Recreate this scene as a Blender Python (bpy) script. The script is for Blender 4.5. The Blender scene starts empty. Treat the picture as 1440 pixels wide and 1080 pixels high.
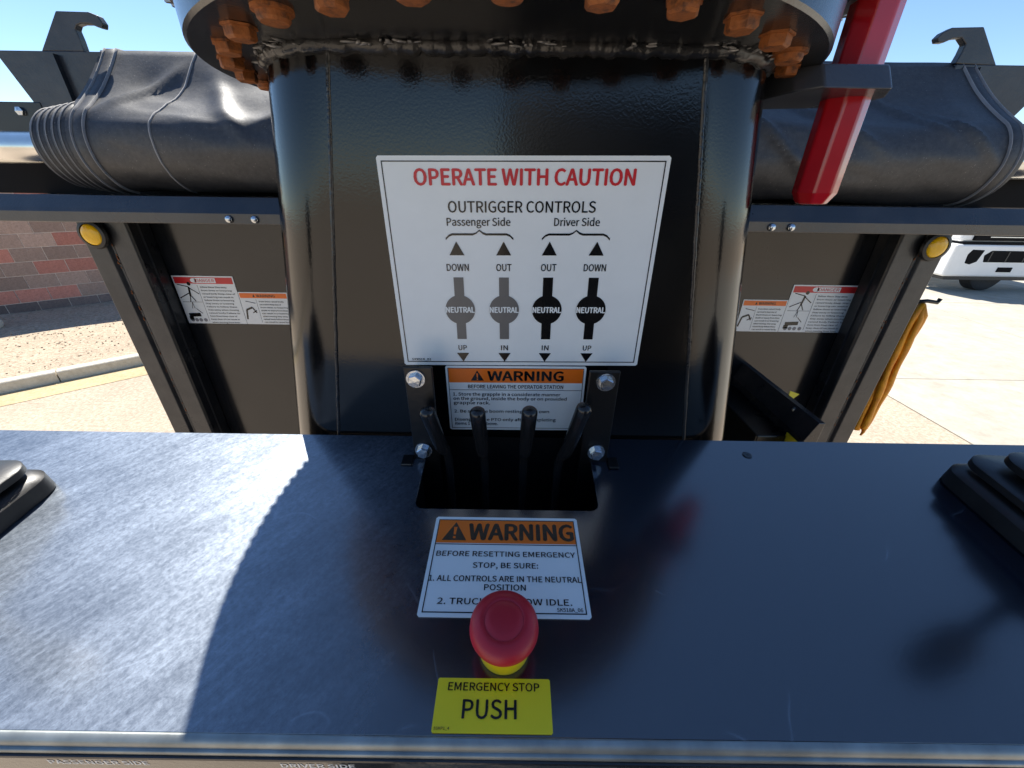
import bpy, bmesh, math, random
from mathutils import Vector, Matrix, noise
from math import radians as R, sin, cos, pi, tan, atan2, sqrt

random.seed(11)
S = bpy.context.scene
C = S.collection

# ------------------------------------------------------------------ camera, sky, sun, exposure
H = 2.5                                            # eye height above the ground (standing on the truck)
cam = bpy.data.cameras.new('camera')
cam.sensor_width = 36; cam.lens = 36 * 545 / 1440
cam.clip_start = 0.01; cam.clip_end = 6000
co = bpy.data.objects.new('camera', cam); C.objects.link(co)
co.matrix_world = Matrix.Translation((0, 0, H)) @ Matrix.Rotation(R(90 - 27.7), 4, 'X') @ Matrix.Rotation(R(.85), 4, 'Z')
S.camera = co

SUN_DIR = Vector((-.25, .66, 1.0)).normalized()    # towards the sun
sun_el = math.asin(SUN_DIR.z)
w = bpy.data.worlds.new('World'); S.world = w; w.use_nodes = True
nt = w.node_tree; nt.nodes.clear()
sky = nt.nodes.new('ShaderNodeTexSky'); sky.sky_type = 'NISHITA'; sky.sun_disc = False
sky.sun_elevation = sun_el; sky.sun_rotation = atan2(SUN_DIR.x, SUN_DIR.y)
sky.air_density = 1.0; sky.dust_density = .05; sky.ozone_density = 1.8; sky.altitude = 1500
bg = nt.nodes.new('ShaderNodeBackground'); bg.inputs['Strength'].default_value = .10
wo = nt.nodes.new('ShaderNodeOutputWorld')
hs = nt.nodes.new('ShaderNodeHueSaturation'); hs.inputs['Saturation'].default_value = 1.08
nt.links.new(sky.outputs[0], hs.inputs['Color']); nt.links.new(hs.outputs[0], bg.inputs[0]); nt.links.new(bg.outputs[0], wo.inputs[0])
sl = bpy.data.lights.new('sun', 'SUN'); sl.energy = 5.0; sl.angle = R(.53); sl.color = (1, .955, .88)
so = bpy.data.objects.new('sun', sl); C.objects.link(so)
so.rotation_euler = SUN_DIR.to_track_quat('Z', 'Y').to_euler(); so.location = (-3, 6, 12)
S.view_settings.view_transform = 'Standard'; S.view_settings.look = 'None'
S.view_settings.exposure = .98; S.view_settings.gamma = 1
S.view_settings.use_curve_mapping = False
S.render.engine = 'CYCLES'
S.cycles.max_bounces = 8; S.cycles.use_denoising = True
try: S.cycles.sample_clamp_indirect = 8
except Exception: pass

# ------------------------------------------------------------------ materials
def nodes(m):
    m.use_nodes = True
    n = m.node_tree; return n, n.nodes['Principled BSDF']
def N(n, t, **k):
    x = n.nodes.new(t)
    for a, b in k.items(): setattr(x, a, b)
    return x
def coords(n, scale=(1, 1, 1), rot=(0, 0, 0)):
    tc = N(n, 'ShaderNodeTexCoord'); mp = N(n, 'ShaderNodeMapping', vector_type='TEXTURE')
    mp.inputs['Scale'].default_value = tuple(1 / q for q in scale); mp.inputs['Rotation'].default_value = rot
    n.links.new(tc.outputs['Object'], mp.inputs[0]); return mp.outputs[0]
def noise_tex(n, vec, scale, detail=4, rough=.55):
    t = N(n, 'ShaderNodeTexNoise'); t.inputs['Scale'].default_value = scale
    t.inputs['Detail'].default_value = detail; t.inputs['Roughness'].default_value = rough
    n.links.new(vec, t.inputs['Vector']); return t.outputs['Fac']
def ramp(n, fac, stops):
    r = N(n, 'ShaderNodeValToRGB'); e = r.color_ramp.elements
    while len(e) < len(stops): e.new(.5)
    for i, (p, c) in enumerate(stops):
        e[i].position = p; e[i].color = c if len(c) == 4 else (*c, 1)
    n.links.new(fac, r.inputs[0]); return r.outputs[0]
def g(v): return (v, v, v)
def mixc(n, fac, a, b):
    m = N(n, 'ShaderNodeMix', data_type='RGBA')
    for s, v in ((0, fac), (6, a), (7, b)):
        if hasattr(v, 'links') or hasattr(v, 'is_linked'): n.links.new(v, m.inputs[s])
        elif s == 0: m.inputs[0].default_value = v
        else: m.inputs[s].default_value = (*v, 1) if len(v) == 3 else v
    return m.outputs[2]
def bump(n, b, h, strength, dist):
    x = N(n, 'ShaderNodeBump'); x.inputs['Strength'].default_value = strength; x.inputs['Distance'].default_value = dist
    n.links.new(h, x.inputs['Height']); n.links.new(x.outputs[0], b.inputs['Normal']); return x

def simple(name, col, rough=.5, metal=0, spec=.5, var=.15, vscale=30, bumps=.0, coat=0, bscale=120):
    m = bpy.data.materials.new(name); n, b = nodes(m)
    v = coords(n); f = noise_tex(n, v, vscale)
    c = ramp(n, f, [(.3, tuple(x * (1 - var) for x in col)), (.7, tuple(min(1, x * (1 + var)) for x in col))])
    n.links.new(c, b.inputs['Base Color'])
    b.inputs['Roughness'].default_value = rough; b.inputs['Metallic'].default_value = metal
    b.inputs['Specular IOR Level'].default_value = spec; b.inputs['Coat Weight'].default_value = coat
    if coat: b.inputs['Coat Roughness'].default_value = .08
    if bumps: bump(n, b, noise_tex(n, v, bscale, 3), bumps, .002)
    return m

def black_paint(name, rough=.22, peel=.25, dust=.0, peel_scale=300, base=.012):
    """gloss black enamel with orange peel, a little road dust and grit"""
    m = bpy.data.materials.new(name); n, b = nodes(m); v = coords(n)
    d = noise_tex(n, v, 9, 6, .65)
    dd = ramp(n, d, [(.42, g(0)), (.75, g(dust))])
    specks = noise_tex(n, v, 420, 2, .5)
    sp = ramp(n, specks, [(.74, g(0)), (.78, g(min(.35, dust * 2.5)))])
    f = N(n, 'ShaderNodeMath', operation='MAXIMUM'); n.links.new(dd, f.inputs[0]); n.links.new(sp, f.inputs[1])
    n.links.new(mixc(n, f.outputs[0], (base * .85, base * .95, base * 1.15), (.16, .145, .125)), b.inputs['Base Color'])
    rr = ramp(n, noise_tex(n, v, 5, 4), [(.3, g(rough * .8)), (.7, g(rough * 1.3))])
    n.links.new(rr, b.inputs['Roughness'])
    b.inputs['Specular IOR Level'].default_value = .55
    bump(n, b, noise_tex(n, v, peel_scale, 2, .5), peel, .0012)
    return m

def worn_top():
    """console top: black enamel, dulled by streaky wipe marks, swirls and dust, with sunlight painted into the left end"""
    m = bpy.data.materials.new('console_top_paint'); n, b = nodes(m)
    v1 = coords(n, (1.0, 3.6, 1), (0, 0, R(47))); v2 = coords(n, (1.4, 10, 1), (0, 0, R(54))); v = coords(n)
    s1 = ramp(n, noise_tex(n, v1, 9, 10, .80), [(.30, g(.50)), (.70, g(1))])
    s2 = ramp(n, noise_tex(n, v2, 14, 10, .82), [(.46, g(0)), (.66, g(1))])
    big = ramp(n, noise_tex(n, v, 3.6, 6, .65), [(.30, g(.5)), (.66, g(1))])
    fine = ramp(n, noise_tex(n, v, 190, 5, .8), [(.34, g(.45)), (.68, g(1))])
    # dust and wipe marks, with sunlit brightness painted in on the left end
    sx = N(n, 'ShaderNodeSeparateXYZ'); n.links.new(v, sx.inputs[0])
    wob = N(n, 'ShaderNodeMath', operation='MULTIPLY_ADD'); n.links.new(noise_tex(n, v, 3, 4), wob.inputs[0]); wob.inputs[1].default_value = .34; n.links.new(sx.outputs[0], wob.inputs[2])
    sunlit_side = N(n, 'ShaderNodeMapRange'); n.links.new(wob.outputs[0], sunlit_side.inputs[0])
    for q_, v_ in ((1, -.10), (2, .10), (3, 1.0), (4, .03)): sunlit_side.inputs[q_].default_value = v_
    # thin curved hair-like scratches: the contour of a slow noise
    sc = ramp(n, noise_tex(n, v, 5.5, 2.2, .45), [(.4955, g(0)), (.4985, g(1)), (.5, g(1)), (.5035, g(0))])
    gate = ramp(n, noise_tex(n, v, 8, 3), [(.53, g(0)), (.60, g(1))])
    def mul(a, c):
        x = N(n, 'ShaderNodeMath', operation='MULTIPLY')
        for i, q in enumerate((a, c)):
            if isinstance(q, (int, float)): x.inputs[i].default_value = q
            else: n.links.new(q, x.inputs[i])
        return x.outputs[0]
    def add(a, c):
        x = N(n, 'ShaderNodeMath', operation='ADD', use_clamp=True); n.links.new(a, x.inputs[0]); n.links.new(c, x.inputs[1]); return x.outputs[0]
    dust_and_sun = mul(mul(mul(big, fine), add(mul(s1, .75), mul(s2, .28))), sunlit_side.outputs[0])
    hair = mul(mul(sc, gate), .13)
    dust = add(dust_and_sun, hair)  # real dust and scratches plus the painted sunlit left end
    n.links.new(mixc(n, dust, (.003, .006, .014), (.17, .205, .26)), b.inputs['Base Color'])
    b.inputs['Roughness'].default_value = .17
    b.inputs['Specular IOR Level'].default_value = .5
    bp = bump(n, b, add(mul(noise_tex(n, v, 240, 2), .5), mul(hair, 1)), .05, .001)
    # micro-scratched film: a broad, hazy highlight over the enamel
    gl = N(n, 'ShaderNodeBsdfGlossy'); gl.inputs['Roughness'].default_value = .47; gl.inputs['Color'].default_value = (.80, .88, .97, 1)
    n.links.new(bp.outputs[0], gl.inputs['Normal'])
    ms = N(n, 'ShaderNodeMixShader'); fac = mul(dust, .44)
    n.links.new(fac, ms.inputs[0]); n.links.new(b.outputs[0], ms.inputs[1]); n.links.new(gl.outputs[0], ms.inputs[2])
    out = [q for q in n.nodes if q.type == 'OUTPUT_MATERIAL'][0]; n.links.new(ms.outputs[0], out.inputs[0])
    return m

def rust(name, a, c, sc=60):
    m = bpy.data.materials.new(name); n, b = nodes(m); v = coords(n)
    oi = N(n, 'ShaderNodeObjectInfo')
    mp = N(n, 'ShaderNodeVectorMath', operation='ADD'); n.links.new(v, mp.inputs[0]); n.links.new(oi.outputs['Random'], mp.inputs[1])
    f = noise_tex(n, mp.outputs[0], sc, 6, .65)
    n.links.new(ramp(n, f, [(.3, a), (.5, c), (.72, tuple(x * 1.35 for x in c))]), b.inputs['Base Color'])
    b.inputs['Roughness'].default_value = .62
    bump(n, b, noise_tex(n, mp.outputs[0], sc * 3, 5), .6, .0015)
    return m

def ground_mat(name, cols, scale, gr, big=1.2, bs=.4, rough=.95, bd=.01):
    m = bpy.data.materials.new(name); n, b = nodes(m); v = coords(n)
    f = noise_tex(n, v, scale, 5, .8); bgn = noise_tex(n, v, big, 5, .6)
    base = ramp(n, f, [(.28, cols[0]), (.5, cols[1]), (.7, cols[2])])
    tint = ramp(n, bgn, [(.3, g(.86)), (.7, g(1.06))])
    mx = N(n, 'ShaderNodeMix', data_type='RGBA', blend_type='MULTIPLY'); mx.inputs[0].default_value = 1
    n.links.new(base, mx.inputs[6]); n.links.new(tint, mx.inputs[7])
    n.links.new(mx.outputs[2], b.inputs['Base Color'])
    b.inputs['Roughness'].default_value = rough
    bump(n, b, noise_tex(n, v, gr, 4, .7), bs, bd)
    return m

def block_mat(name, a, c):
    m = bpy.data.materials.new(name); n, b = nodes(m); v = coords(n)
    oi = N(n, 'ShaderNodeObjectInfo')
    f = noise_tex(n, v, 45, 6, .7)
    col = ramp(n, f, [(.3, a), (.7, c)])
    hsv = N(n, 'ShaderNodeHueSaturation'); n.links.new(col, hsv.inputs['Color'])
    mr = N(n, 'ShaderNodeMapRange'); mr.inputs[3].default_value = .75; mr.inputs[4].default_value = 1.25
    n.links.new(oi.outputs['Random'], mr.inputs[0]); n.links.new(mr.outputs[0], hsv.inputs['Value'])
    n.links.new(hsv.outputs[0], b.inputs['Base Color']); b.inputs['Roughness'].default_value = .9
    bump(n, b, f, .8, .006)
    return m

def vinyl():
    m = bpy.data.materials.new('black_vinyl'); n, b = nodes(m); v = coords(n)
    f = noise_tex(n, v, 6, 6, .7)
    weave = noise_tex(n, v, 700, 2, .5)
    specks = ramp(n, noise_tex(n, v, 260, 2, .5), [(.70, g(0)), (.74, g(.6))])
    f2 = noise_tex(n, v, 90, 6, .8)
    col = ramp(n, f2, [(.35, (.028, .028, .030)), (.75, (.072, .070, .068))])
    n.links.new(mixc(n, specks, col, (.3, .28, .25)), b.inputs['Base Color'])
    n.links.new(ramp(n, f, [(.3, g(.42)), (.7, g(.6))]), b.inputs['Roughness'])
    b.inputs['Specular IOR Level'].default_value = .6
    bump(n, b, f2, .35, .0016)
    return m

M = {}
M['column'] = black_paint('column_paint', .12, .075, .008, 420, .003)
M['pillar_side'] = M['column']
M['body'] = black_paint('body_paint', .26, .25, .35, 260, .014)
M['panel'] = black_paint('bulkhead_paint', .16, .05, .05, 240, .012)
M['post'] = black_paint('post_paint', .30, .3, .30, 240, .022)
M['dark'] = black_paint('dark_paint', .32, .2, .0, 200, .003)
M['gusset'] = black_paint('gusset_paint', .36, .3, .3, 200, .030)
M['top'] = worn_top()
M['rail'] = black_paint('rail_paint', .28, .3, .2, 220, .025)
M['ring'] = black_paint('ring_paint', .2, .15, .08, 300, .010)
M['white'] = simple('decal_white', (.82, .84, .82), .28, var=.02)
M['ink'] = simple('decal_black_ink', (.006, .006, .007), .16, var=.1)
M['redink'] = simple('decal_red_ink', (.62, .02, .025), .3, var=.04)
M['orange'] = simple('decal_orange', (.88, .17, .012), .3, var=.04)
M['yellow'] = simple('decal_yellow', (.98, .74, .01), .32, var=.03)
M['glare_ink'] = simple('decal_glare_on_ink', (.14, .135, .13), .3, var=.08)  # glare on glossy black ink, painted as grey
M['paleink'] = simple('decal_fine_print', (.22, .22, .23), .4, var=.2)
M['red_paint'] = simple('red_paint', (.52, .008, .016), .24, var=.12, coat=.6, vscale=14, bumps=.05, bscale=90)
M['red_plastic'] = simple('red_plastic', (.50, .012, .028), .42, var=.10, bumps=.05)
M['yellow_plastic'] = simple('yellow_plastic', (.85, .60, .01), .35, var=.05)
M['rust'] = rust('rusty_bolt', (.045, .016, .008), (.30, .092, .018), 130)
M['zinc'] = simple('zinc_plated_steel', (.62, .66, .70), .26, metal=1, var=.15, vscale=80, bumps=.2)
M['chrome'] = simple('bright_steel_tube', (.72, .70, .66), .2, metal=1, var=.15, vscale=12)
M['rubber'] = simple('black_rubber', (.016, .016, .017), .42, var=.3, bumps=.1)
M['grip'] = simple('lever_coating', (.012, .012, .013), .2, var=.2)
M['vinyl'] = vinyl()
M['stitch'] = simple('grey_stitching', (.32, .31, .30), .8)
M['weld'] = simple('bare_weld', (.24, .235, .23), .42, metal=.5, var=.5, vscale=70, bumps=1, bscale=150)
M['weld_black'] = black_paint('painted_weld', .25, .9, .3, 160)
M['amber'] = simple('amber_lens', (.98, .54, .0), .18, var=.08, vscale=60, bumps=.5, bscale=140)
M['strap'] = simple('orange_webbing', (1.0, .33, .006), .55, var=.25, vscale=40, bumps=.6, bscale=160)
M['aggregate'] = ground_mat('tan_aggregate', [(.26, .20, .14), (.43, .345, .255), (.60, .51, .40)], 26, 60)
M['gravel'] = ground_mat('tan_gravel', [(.20, .15, .10), (.44, .35, .25), (.64, .53, .40)], 22, 45, bs=.8, bd=.02)
M['concrete'] = ground_mat('pale_concrete', [(.36, .32, .25), (.43, .39, .315), (.50, .455, .375)], 4, 70, .7, .2, .85)
M['kerb'] = ground_mat('kerb_concrete', [(.50, .44, .34), (.62, .56, .45), (.70, .64, .53)], 20, 70, 1, .2, .85)
M['desert'] = ground_mat('desert_soil', [(.28, .21, .14), (.42, .33, .23), (.52, .42, .31)], .3, 2, .05)
M['block_red'] = block_mat('red_split_block', (.40, .14, .095), (.62, .27, .20))
M['block_grey'] = block_mat('brown_grey_block', (.30, .19, .14), (.50, .345, .265))
M['block_dark'] = block_mat('dark_base_block', (.14, .10, .09), (.26, .19, .16))  # darker tone, used for the bottom course
M['mortar'] = simple('mortar', (.72, .60, .50), .95, var=.15, bumps=.4)
M['truck_white'] = simple('truck_white_paint', (.80, .80, .79), .3, var=.03, vscale=4, coat=.4)
M['glass'] = simple('dark_window_glass', (.02, .022, .025), .06, var=.1)
M['tyre'] = simple('tyre_rubber', (.025, .025, .027), .75, var=.25, bumps=.5)
M['label_y'] = simple('yellow_reflective', (.72, .62, .02), .4, var=.05)
M['hills'] = ground_mat('far_hills', [(.18, .14, .12), (.24, .19, .16), (.3, .24, .2)], .02, .2, .01)

M['well'] = simple('well_paint', (.004, .004, .005), .75, spec=.15)
for k_, i_ in (('column', 1.5), ('ring', 1.8), ('top', 2.15), ('rail', 1.6)):
    for q in M[k_].node_tree.nodes:
        if q.type == 'BSDF_PRINCIPLED': q.inputs['IOR'].default_value = i_
# ------------------------------------------------------------------ mesh helpers
def obj(name, bm, mat, parent=None, smooth=False, bev=0, seg=2, loc=None, auto=None):
    me = bpy.data.meshes.new(name)
    bmesh.ops.recalc_face_normals(bm, faces=bm.faces)
    bm.to_mesh(me); bm.free()
    if smooth:
        for p in me.polygons: p.use_smooth = True
        if auto is not None:
            try: me.set_sharp_from_angle(angle=R(auto))
            except Exception: pass
    o = bpy.data.objects.new(name, me)
    if mat is not None: me.materials.append(M[mat] if isinstance(mat, str) else mat)
    C.objects.link(o)
    if parent: o.parent = parent
    if loc: o.location = loc
    if bev:
        b = o.modifiers.new('bevel', 'BEVEL'); b.width = bev; b.segments = seg; b.limit_method = 'ANGLE'; b.angle_limit = R(35)
        b.harden_normals = False
    return o
def empty(name, label=None, cat=None, group=None, loc=(0, 0, 0), kind=None):
    o = bpy.data.objects.new(name, None); C.objects.link(o); o.location = loc; o.empty_display_size = .05
    return tag(o, label, cat, group, kind)
def tag(o, label=None, cat=None, group=None, kind=None):
    if label: o['label'] = label
    if cat: o['category'] = cat
    if group: o['group'] = group
    if kind: o['kind'] = kind
    return o
def box(bm, x0, x1, y0, y1, z0, z1, mat=None):
    vs = [bm.verts.new((x, y, z)) for x in (x0, x1) for y in (y0, y1) for z in (z0, z1)]
    for f in ((0, 1, 3, 2), (4, 6, 7, 5), (0, 4, 5, 1), (2, 3, 7, 6), (0, 2, 6, 4), (1, 5, 7, 3)):
        bm.faces.new([vs[i] for i in f])
    if mat: bmesh.ops.transform(bm, matrix=mat, verts=vs)
    return vs
def prism(bm, pts, ax, a, b):
    """extrude a closed outline along axis 'x','y','z' from a to b; pts are the other two coordinates"""
    def P(p, t): return {'x': (t, p[0], p[1]), 'y': (p[0], t, p[1]), 'z': (p[0], p[1], t)}[ax]
    A = [bm.verts.new(P(p, a)) for p in pts]; B = [bm.verts.new(P(p, b)) for p in pts]
    n = len(pts); bm.faces.new(A[::-1]); bm.faces.new(B)
    for i in range(n): bm.faces.new((A[i], A[(i + 1) % n], B[(i + 1) % n], B[i]))
    return A + B
def tube(bm, pts, rad, n=10, cap=True):
    pts = [Vector(p) for p in pts]; rings = []
    rads = rad if isinstance(rad, (list, tuple)) else [rad] * len(pts)
    up = None
    for i, p in enumerate(pts):
        d = (pts[min(i + 1, len(pts) - 1)] - pts[max(i - 1, 0)]).normalized()
        if up is None: up = d.orthogonal().normalized()
        up = (up - d * up.dot(d)).normalized(); s = d.cross(up)
        rings.append([bm.verts.new(p + (up * cos(2 * pi * k / n) + s * sin(2 * pi * k / n)) * rads[i]) for k in range(n)])
    for a, b in zip(rings, rings[1:]):
        for k in range(n): bm.faces.new((a[k], a[(k + 1) % n], b[(k + 1) % n], b[k]))
    if cap: bm.faces.new(rings[0][::-1]); bm.faces.new(rings[-1])
def lathe(bm, prof, n=32, mat=None, cap=True):
    rings = []; allv = []
    for r, z in prof:
        ring = [bm.verts.new((r * cos(2 * pi * k / n), r * sin(2 * pi * k / n), z)) for k in range(n)]
        rings.append(ring); allv += ring
    for a, b in zip(rings, rings[1:]):
        for k in range(n): bm.faces.new((a[k], a[(k + 1) % n], b[(k + 1) % n], b[k]))
    if cap: bm.faces.new(rings[0][::-1]); bm.faces.new(rings[-1])
    if mat: bmesh.ops.transform(bm, matrix=mat, verts=allv)
    return allv
def aim(loc, z, x=None):
    z = Vector(z).normalized(); x = Vector(x) if x else z.orthogonal(); x = (x - z * x.dot(z)).normalized(); y = z.cross(x)
    m = Matrix((x, y, z)).transposed().to_4x4(); m.translation = Vector(loc); return m
def copy_tree(o, parent=None):
    c = o.copy(); C.objects.link(c)
    if parent: c.parent = parent
    for ch in list(o.children): copy_tree(ch, c)
    return c

# ------------------------------------------------------------------ flat print (decals)
import os
def print_font():
    """Blender's own bundled sans serif; falls back to the built-in font"""
    try: return bpy.data.fonts.load(os.path.join(bpy.utils.system_resource('DATAFILES'), 'fonts', 'Noto Sans CJK Regular.woff2'))
    except Exception: return None
FONT = print_font()
CAP = .70
def cap_height():
    cu = bpy.data.curves.new('t', 'FONT'); cu.body = 'H'; cu.size = 1
    if FONT: cu.font = FONT
    o = bpy.data.objects.new('t', cu); C.objects.link(o); dg = bpy.context.evaluated_depsgraph_get(); dg.update()
    me = bpy.data.meshes.new_from_object(o.evaluated_get(dg)); ys = [q.co.y for q in me.vertices]
    bpy.data.objects.remove(o); bpy.data.curves.remove(cu); bpy.data.meshes.remove(me)
    return max(ys) - min(ys) if ys else .7
CAP = cap_height()
class Decal:
    """a thin printed plate: local x right, local y up, z out of the face"""
    def __init__(s, name, label, mat, org, u, v, plate=None):
        u = Vector(u).normalized(); v = Vector(v); v = (v - u * v.dot(u)).normalized(); n = u.cross(v)
        s.root = empty(name, label, 'sign')
        m = Matrix((u, v, n)).transposed().to_4x4(); m.translation = Vector(org); s.root.matrix_world = m
        s.layers = {}
    def bm(s, part, mat):
        k = (part, mat)
        if k not in s.layers: s.layers[k] = bmesh.new()
        return s.layers[k]
    def plate(s, outline, mat, t=.0012, part='panel'):
        prism(s.bm(part, mat), outline, 'z', .0002, t)
        s.t = t
    def poly(s, part, mat, pts, lift=.0004, th=.0002):
        prism(s.bm(part, mat), pts, 'z', s.t + lift - th, s.t + lift)
    def rect(s, part, mat, x0, y0, x1, y1, lift=.0004):
        s.poly(part, mat, [(x0, y0), (x1, y0), (x1, y1), (x0, y1)], lift)
    def frame(s, part, mat, x0, y0, x1, y1, w, lift=.0004):
        s.rect(part, mat, x0, y0, x1, y0 + w, lift); s.rect(part, mat, x0, y1 - w, x1, y1, lift)
        s.rect(part, mat, x0, y0 + w, x0 + w, y1 - w, lift); s.rect(part, mat, x1 - w, y0 + w, x1, y1 - w, lift)
    def text(s, part, mat, string, x, y, h, width=None, lift=.0006, align='C', bold=0):
        """cap height h, baseline y, x is the centre (or the left end)"""
        cu = bpy.data.curves.new('t', 'FONT'); cu.body = string; cu.size = 1; cu.resolution_u = 3
        if FONT: cu.font = FONT
        pass
        o = bpy.data.objects.new('t', cu); C.objects.link(o)
        dg = bpy.context.evaluated_depsgraph_get(); dg.update()
        me = bpy.data.meshes.new_from_object(o.evaluated_get(dg))
        xs = [q.co.x for q in me.vertices]
        if xs:
            x0, x1 = min(xs), max(xs); k = h / CAP; wx = (width / (x1 - x0)) if width else k
            tot = (x1 - x0) * wx; ox = x - tot / 2 if align == 'C' else x
            b = s.bm(part, mat); e_ = h * (.022 + bold * 2.0)
            for n_, (dx, dy) in enumerate(((-e_, 0), (e_, 0), (0, 0), (0, e_ * .7), (0, -e_ * .7))):     # ink gain thickens the strokes
                base = {}
                for q in me.vertices: base[q.index] = b.verts.new((ox + (q.co.x - x0) * wx + dx, y + q.co.y * k + dy, s.t + lift + n_ * .00002))
                for p in me.polygons:
                    try: b.faces.new([base[i] for i in p.vertices])
                    except ValueError: pass
        bpy.data.objects.remove(o); bpy.data.curves.remove(cu); bpy.data.meshes.remove(me)
    def done(s):
        for (part, mat), b in s.layers.items():
            if isinstance(part, tuple): part = part[0]
            o = obj(part, b, mat, s.root)
            o.matrix_parent_inverse = Matrix()
        return s.root
def warn_tri(d, x, y, h, part='symbol', inner='orange'):
    d.poly(part, 'ink', [(x - h * .58, y), (x + h * .58, y), (x, y + h)], .0006)
    d.poly(part + '_mark', inner, [(x - h * .05, y + h * .30), (x + h * .05, y + h * .30), (x + h * .08, y + h * .72), (x - h * .08, y + h * .72)], .0008)
    d.rect(part + '_mark', inner, x - h * .06, y + h * .10, x + h * .06, y + h * .21, .0008)

# ================================================================== GROUND
b = bmesh.new()
n = 48
for i in range(1):
    r_ = [0.0, 40, 200, 3000]
    prev = None
    for r in (.001, 15, 40, 120, 500, 3000):
        ring = [b.verts.new((r * cos(2 * pi * k / n), r * sin(2 * pi * k / n), -.012)) for k in range(n)]
        if prev:
            for k in range(n): b.faces.new((prev[k], prev[(k + 1) % n], ring[(k + 1) % n], ring[k]))
        prev = ring
tag(obj('ground', b, 'desert'), kind='structure')
# the yard the truck stands on
b = bmesh.new()
K0 = Vector((-6.517, 4.262)); kd = Vector((.745, .667)).normalized(); kn = Vector((-kd.y, kd.x))   # kerb line, normal away from us
def kp(s, t): p = K0 + kd * s + kn * t; return (p.x, p.y)
prism(b, [(-30, -30), (5.055, -30), (5.055, 26), kp(28, -.02), kp(-26, -.02)], 'z', -.05, 0)
tag(obj('yard_paving', b, 'aggregate'), kind='structure')
# gutter line, slightly yellower, along the kerb foot
b = bmesh.new(); prism(b, [kp(-20, -.45), kp(16, -.45), kp(16, -.005), kp(-20, -.005)], 'z', -.03, .005)
M['gutter'] = ground_mat('gutter_concrete', [(.34, .25, .13), (.46, .36, .20), (.54, .43, .27)], 18, 70, 1.5, .2, .9)
tag(obj('gutter', b, 'gutter'), kind='structure')
# gravel strip behind the kerb
b = bmesh.new()
grid = {}
for i in range(0, 121):
    for j in range(0, 25):
        s_ = -18 + i * .3; t_ = .16 + j * .22
        x, y = kp(s_, t_); z = .10 + .022 * noise.noise(Vector((x * 1.3, y * 1.3, 0))) + .012 * noise.noise(Vector((x * 5, y * 5, 3)))
        grid[i, j] = b.verts.new((x, y, z))
for i in range(120):
    for j in range(24): b.faces.new((grid[i, j], grid[i + 1, j], grid[i + 1, j + 1], grid[i, j + 1]))
tag(obj('gravel_bed', b, 'gravel', smooth=True), kind='structure')
# loose pebbles
b = bmesh.new()
for q in range(2600):
    s_ = random.uniform(-4, 4.5); t_ = .18 + random.random() ** .8 * 4.2
    x, y = kp(s_, t_); r = random.uniform(.006, .017); z = .105
    m_ = Matrix.Translation((x, y, z)) @ Matrix.Rotation(random.random() * 6, 4, 'Z') @ Matrix.Diagonal((r, r * random.uniform(.6, 1), r * .6, 1))
    bmesh.ops.create_icosphere(b, subdivisions=1, radius=1, matrix=m_)
tag(obj('pebbles', b, 'gravel'), 'loose tan pebbles scattered over the gravel bed by the block wall', 'pebbles', kind='stuff')
# kerb stones
kerb = tag(empty('kerb'), kind='structure')
L = 3.0
for i in range(-5, 8):
    s0 = .545 + i * L; s1 = s0 + L - .012
    b = bmesh.new()
    prof = [(0, -.1), (.012, .135), (.03, .150), (.145, .150), (.16, .135), (.16, -.1)]
    A = []; B = []
    for (t_, z) in prof:
        p = kp(s0, t_); A.append(b.verts.new((p[0], p[1], z))); p = kp(s1, t_); B.append(b.verts.new((p[0], p[1], z)))
    b.faces.new(A); b.faces.new(B[::-1])
    for k in range(len(A)): b.faces.new((A[k], A[(k + 1) % len(A)], B[(k + 1) % len(A)], B[k]))
    obj('kerb_stone', b, 'kerb', kerb, bev=.006)

# concrete slabs on the right
conc = tag(empty('concrete_pavement'), kind='structure')
xs = [5.06, 9.3, 13.6, 18.0, 22.4, 26.8]
ys = [-8, -3.6, .8, 5.1, 9.35, 13.7, 18, 22.4]
def sk(x, y): return (x + .10 * (y - 4), y)
for i in range(5):
    for j in range(7):
        b = bmesh.new(); gp = .007
        x0, x1, y0, y1 = xs[i] + gp, xs[i + 1] - gp, ys[j] + gp, ys[j + 1] - gp
        q = [(x0 if i == 0 else sk(x0, y0)[0], y0), (sk(x1, y0)[0], y0), (sk(x1, y1)[0], y1), (x0 if i == 0 else sk(x0, y1)[0], y1)]
        prism(b, q, 'z', -.04, .006 + .004 * random.random())
        obj('slab', b, 'concrete', conc, bev=.004)
# distant hills, mostly below the truck body
b = bmesh.new(); prev = None
for k in range(0, 181):
    a = k * 2 * pi / 180; r = 2500
    h = 25 + 45 * max(0, noise.noise(Vector((cos(a) * 3, sin(a) * 3, 1)))) + 12 * noise.noise(Vector((cos(a) * 14, sin(a) * 14, 5)))
    c = [b.verts.new((r * cos(a), r * sin(a), -1)), b.verts.new(((r + 150) * cos(a), (r + 150) * sin(a), h)), b.verts.new(((r + 400) * cos(a), (r + 400) * sin(a), -1))]
    if prev:
        for i in range(2): b.faces.new((prev[i], prev[i + 1], c[i + 1], c[i]))
    prev = c
tag(obj('hills', b, 'hills', smooth=True), kind='structure')

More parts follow.
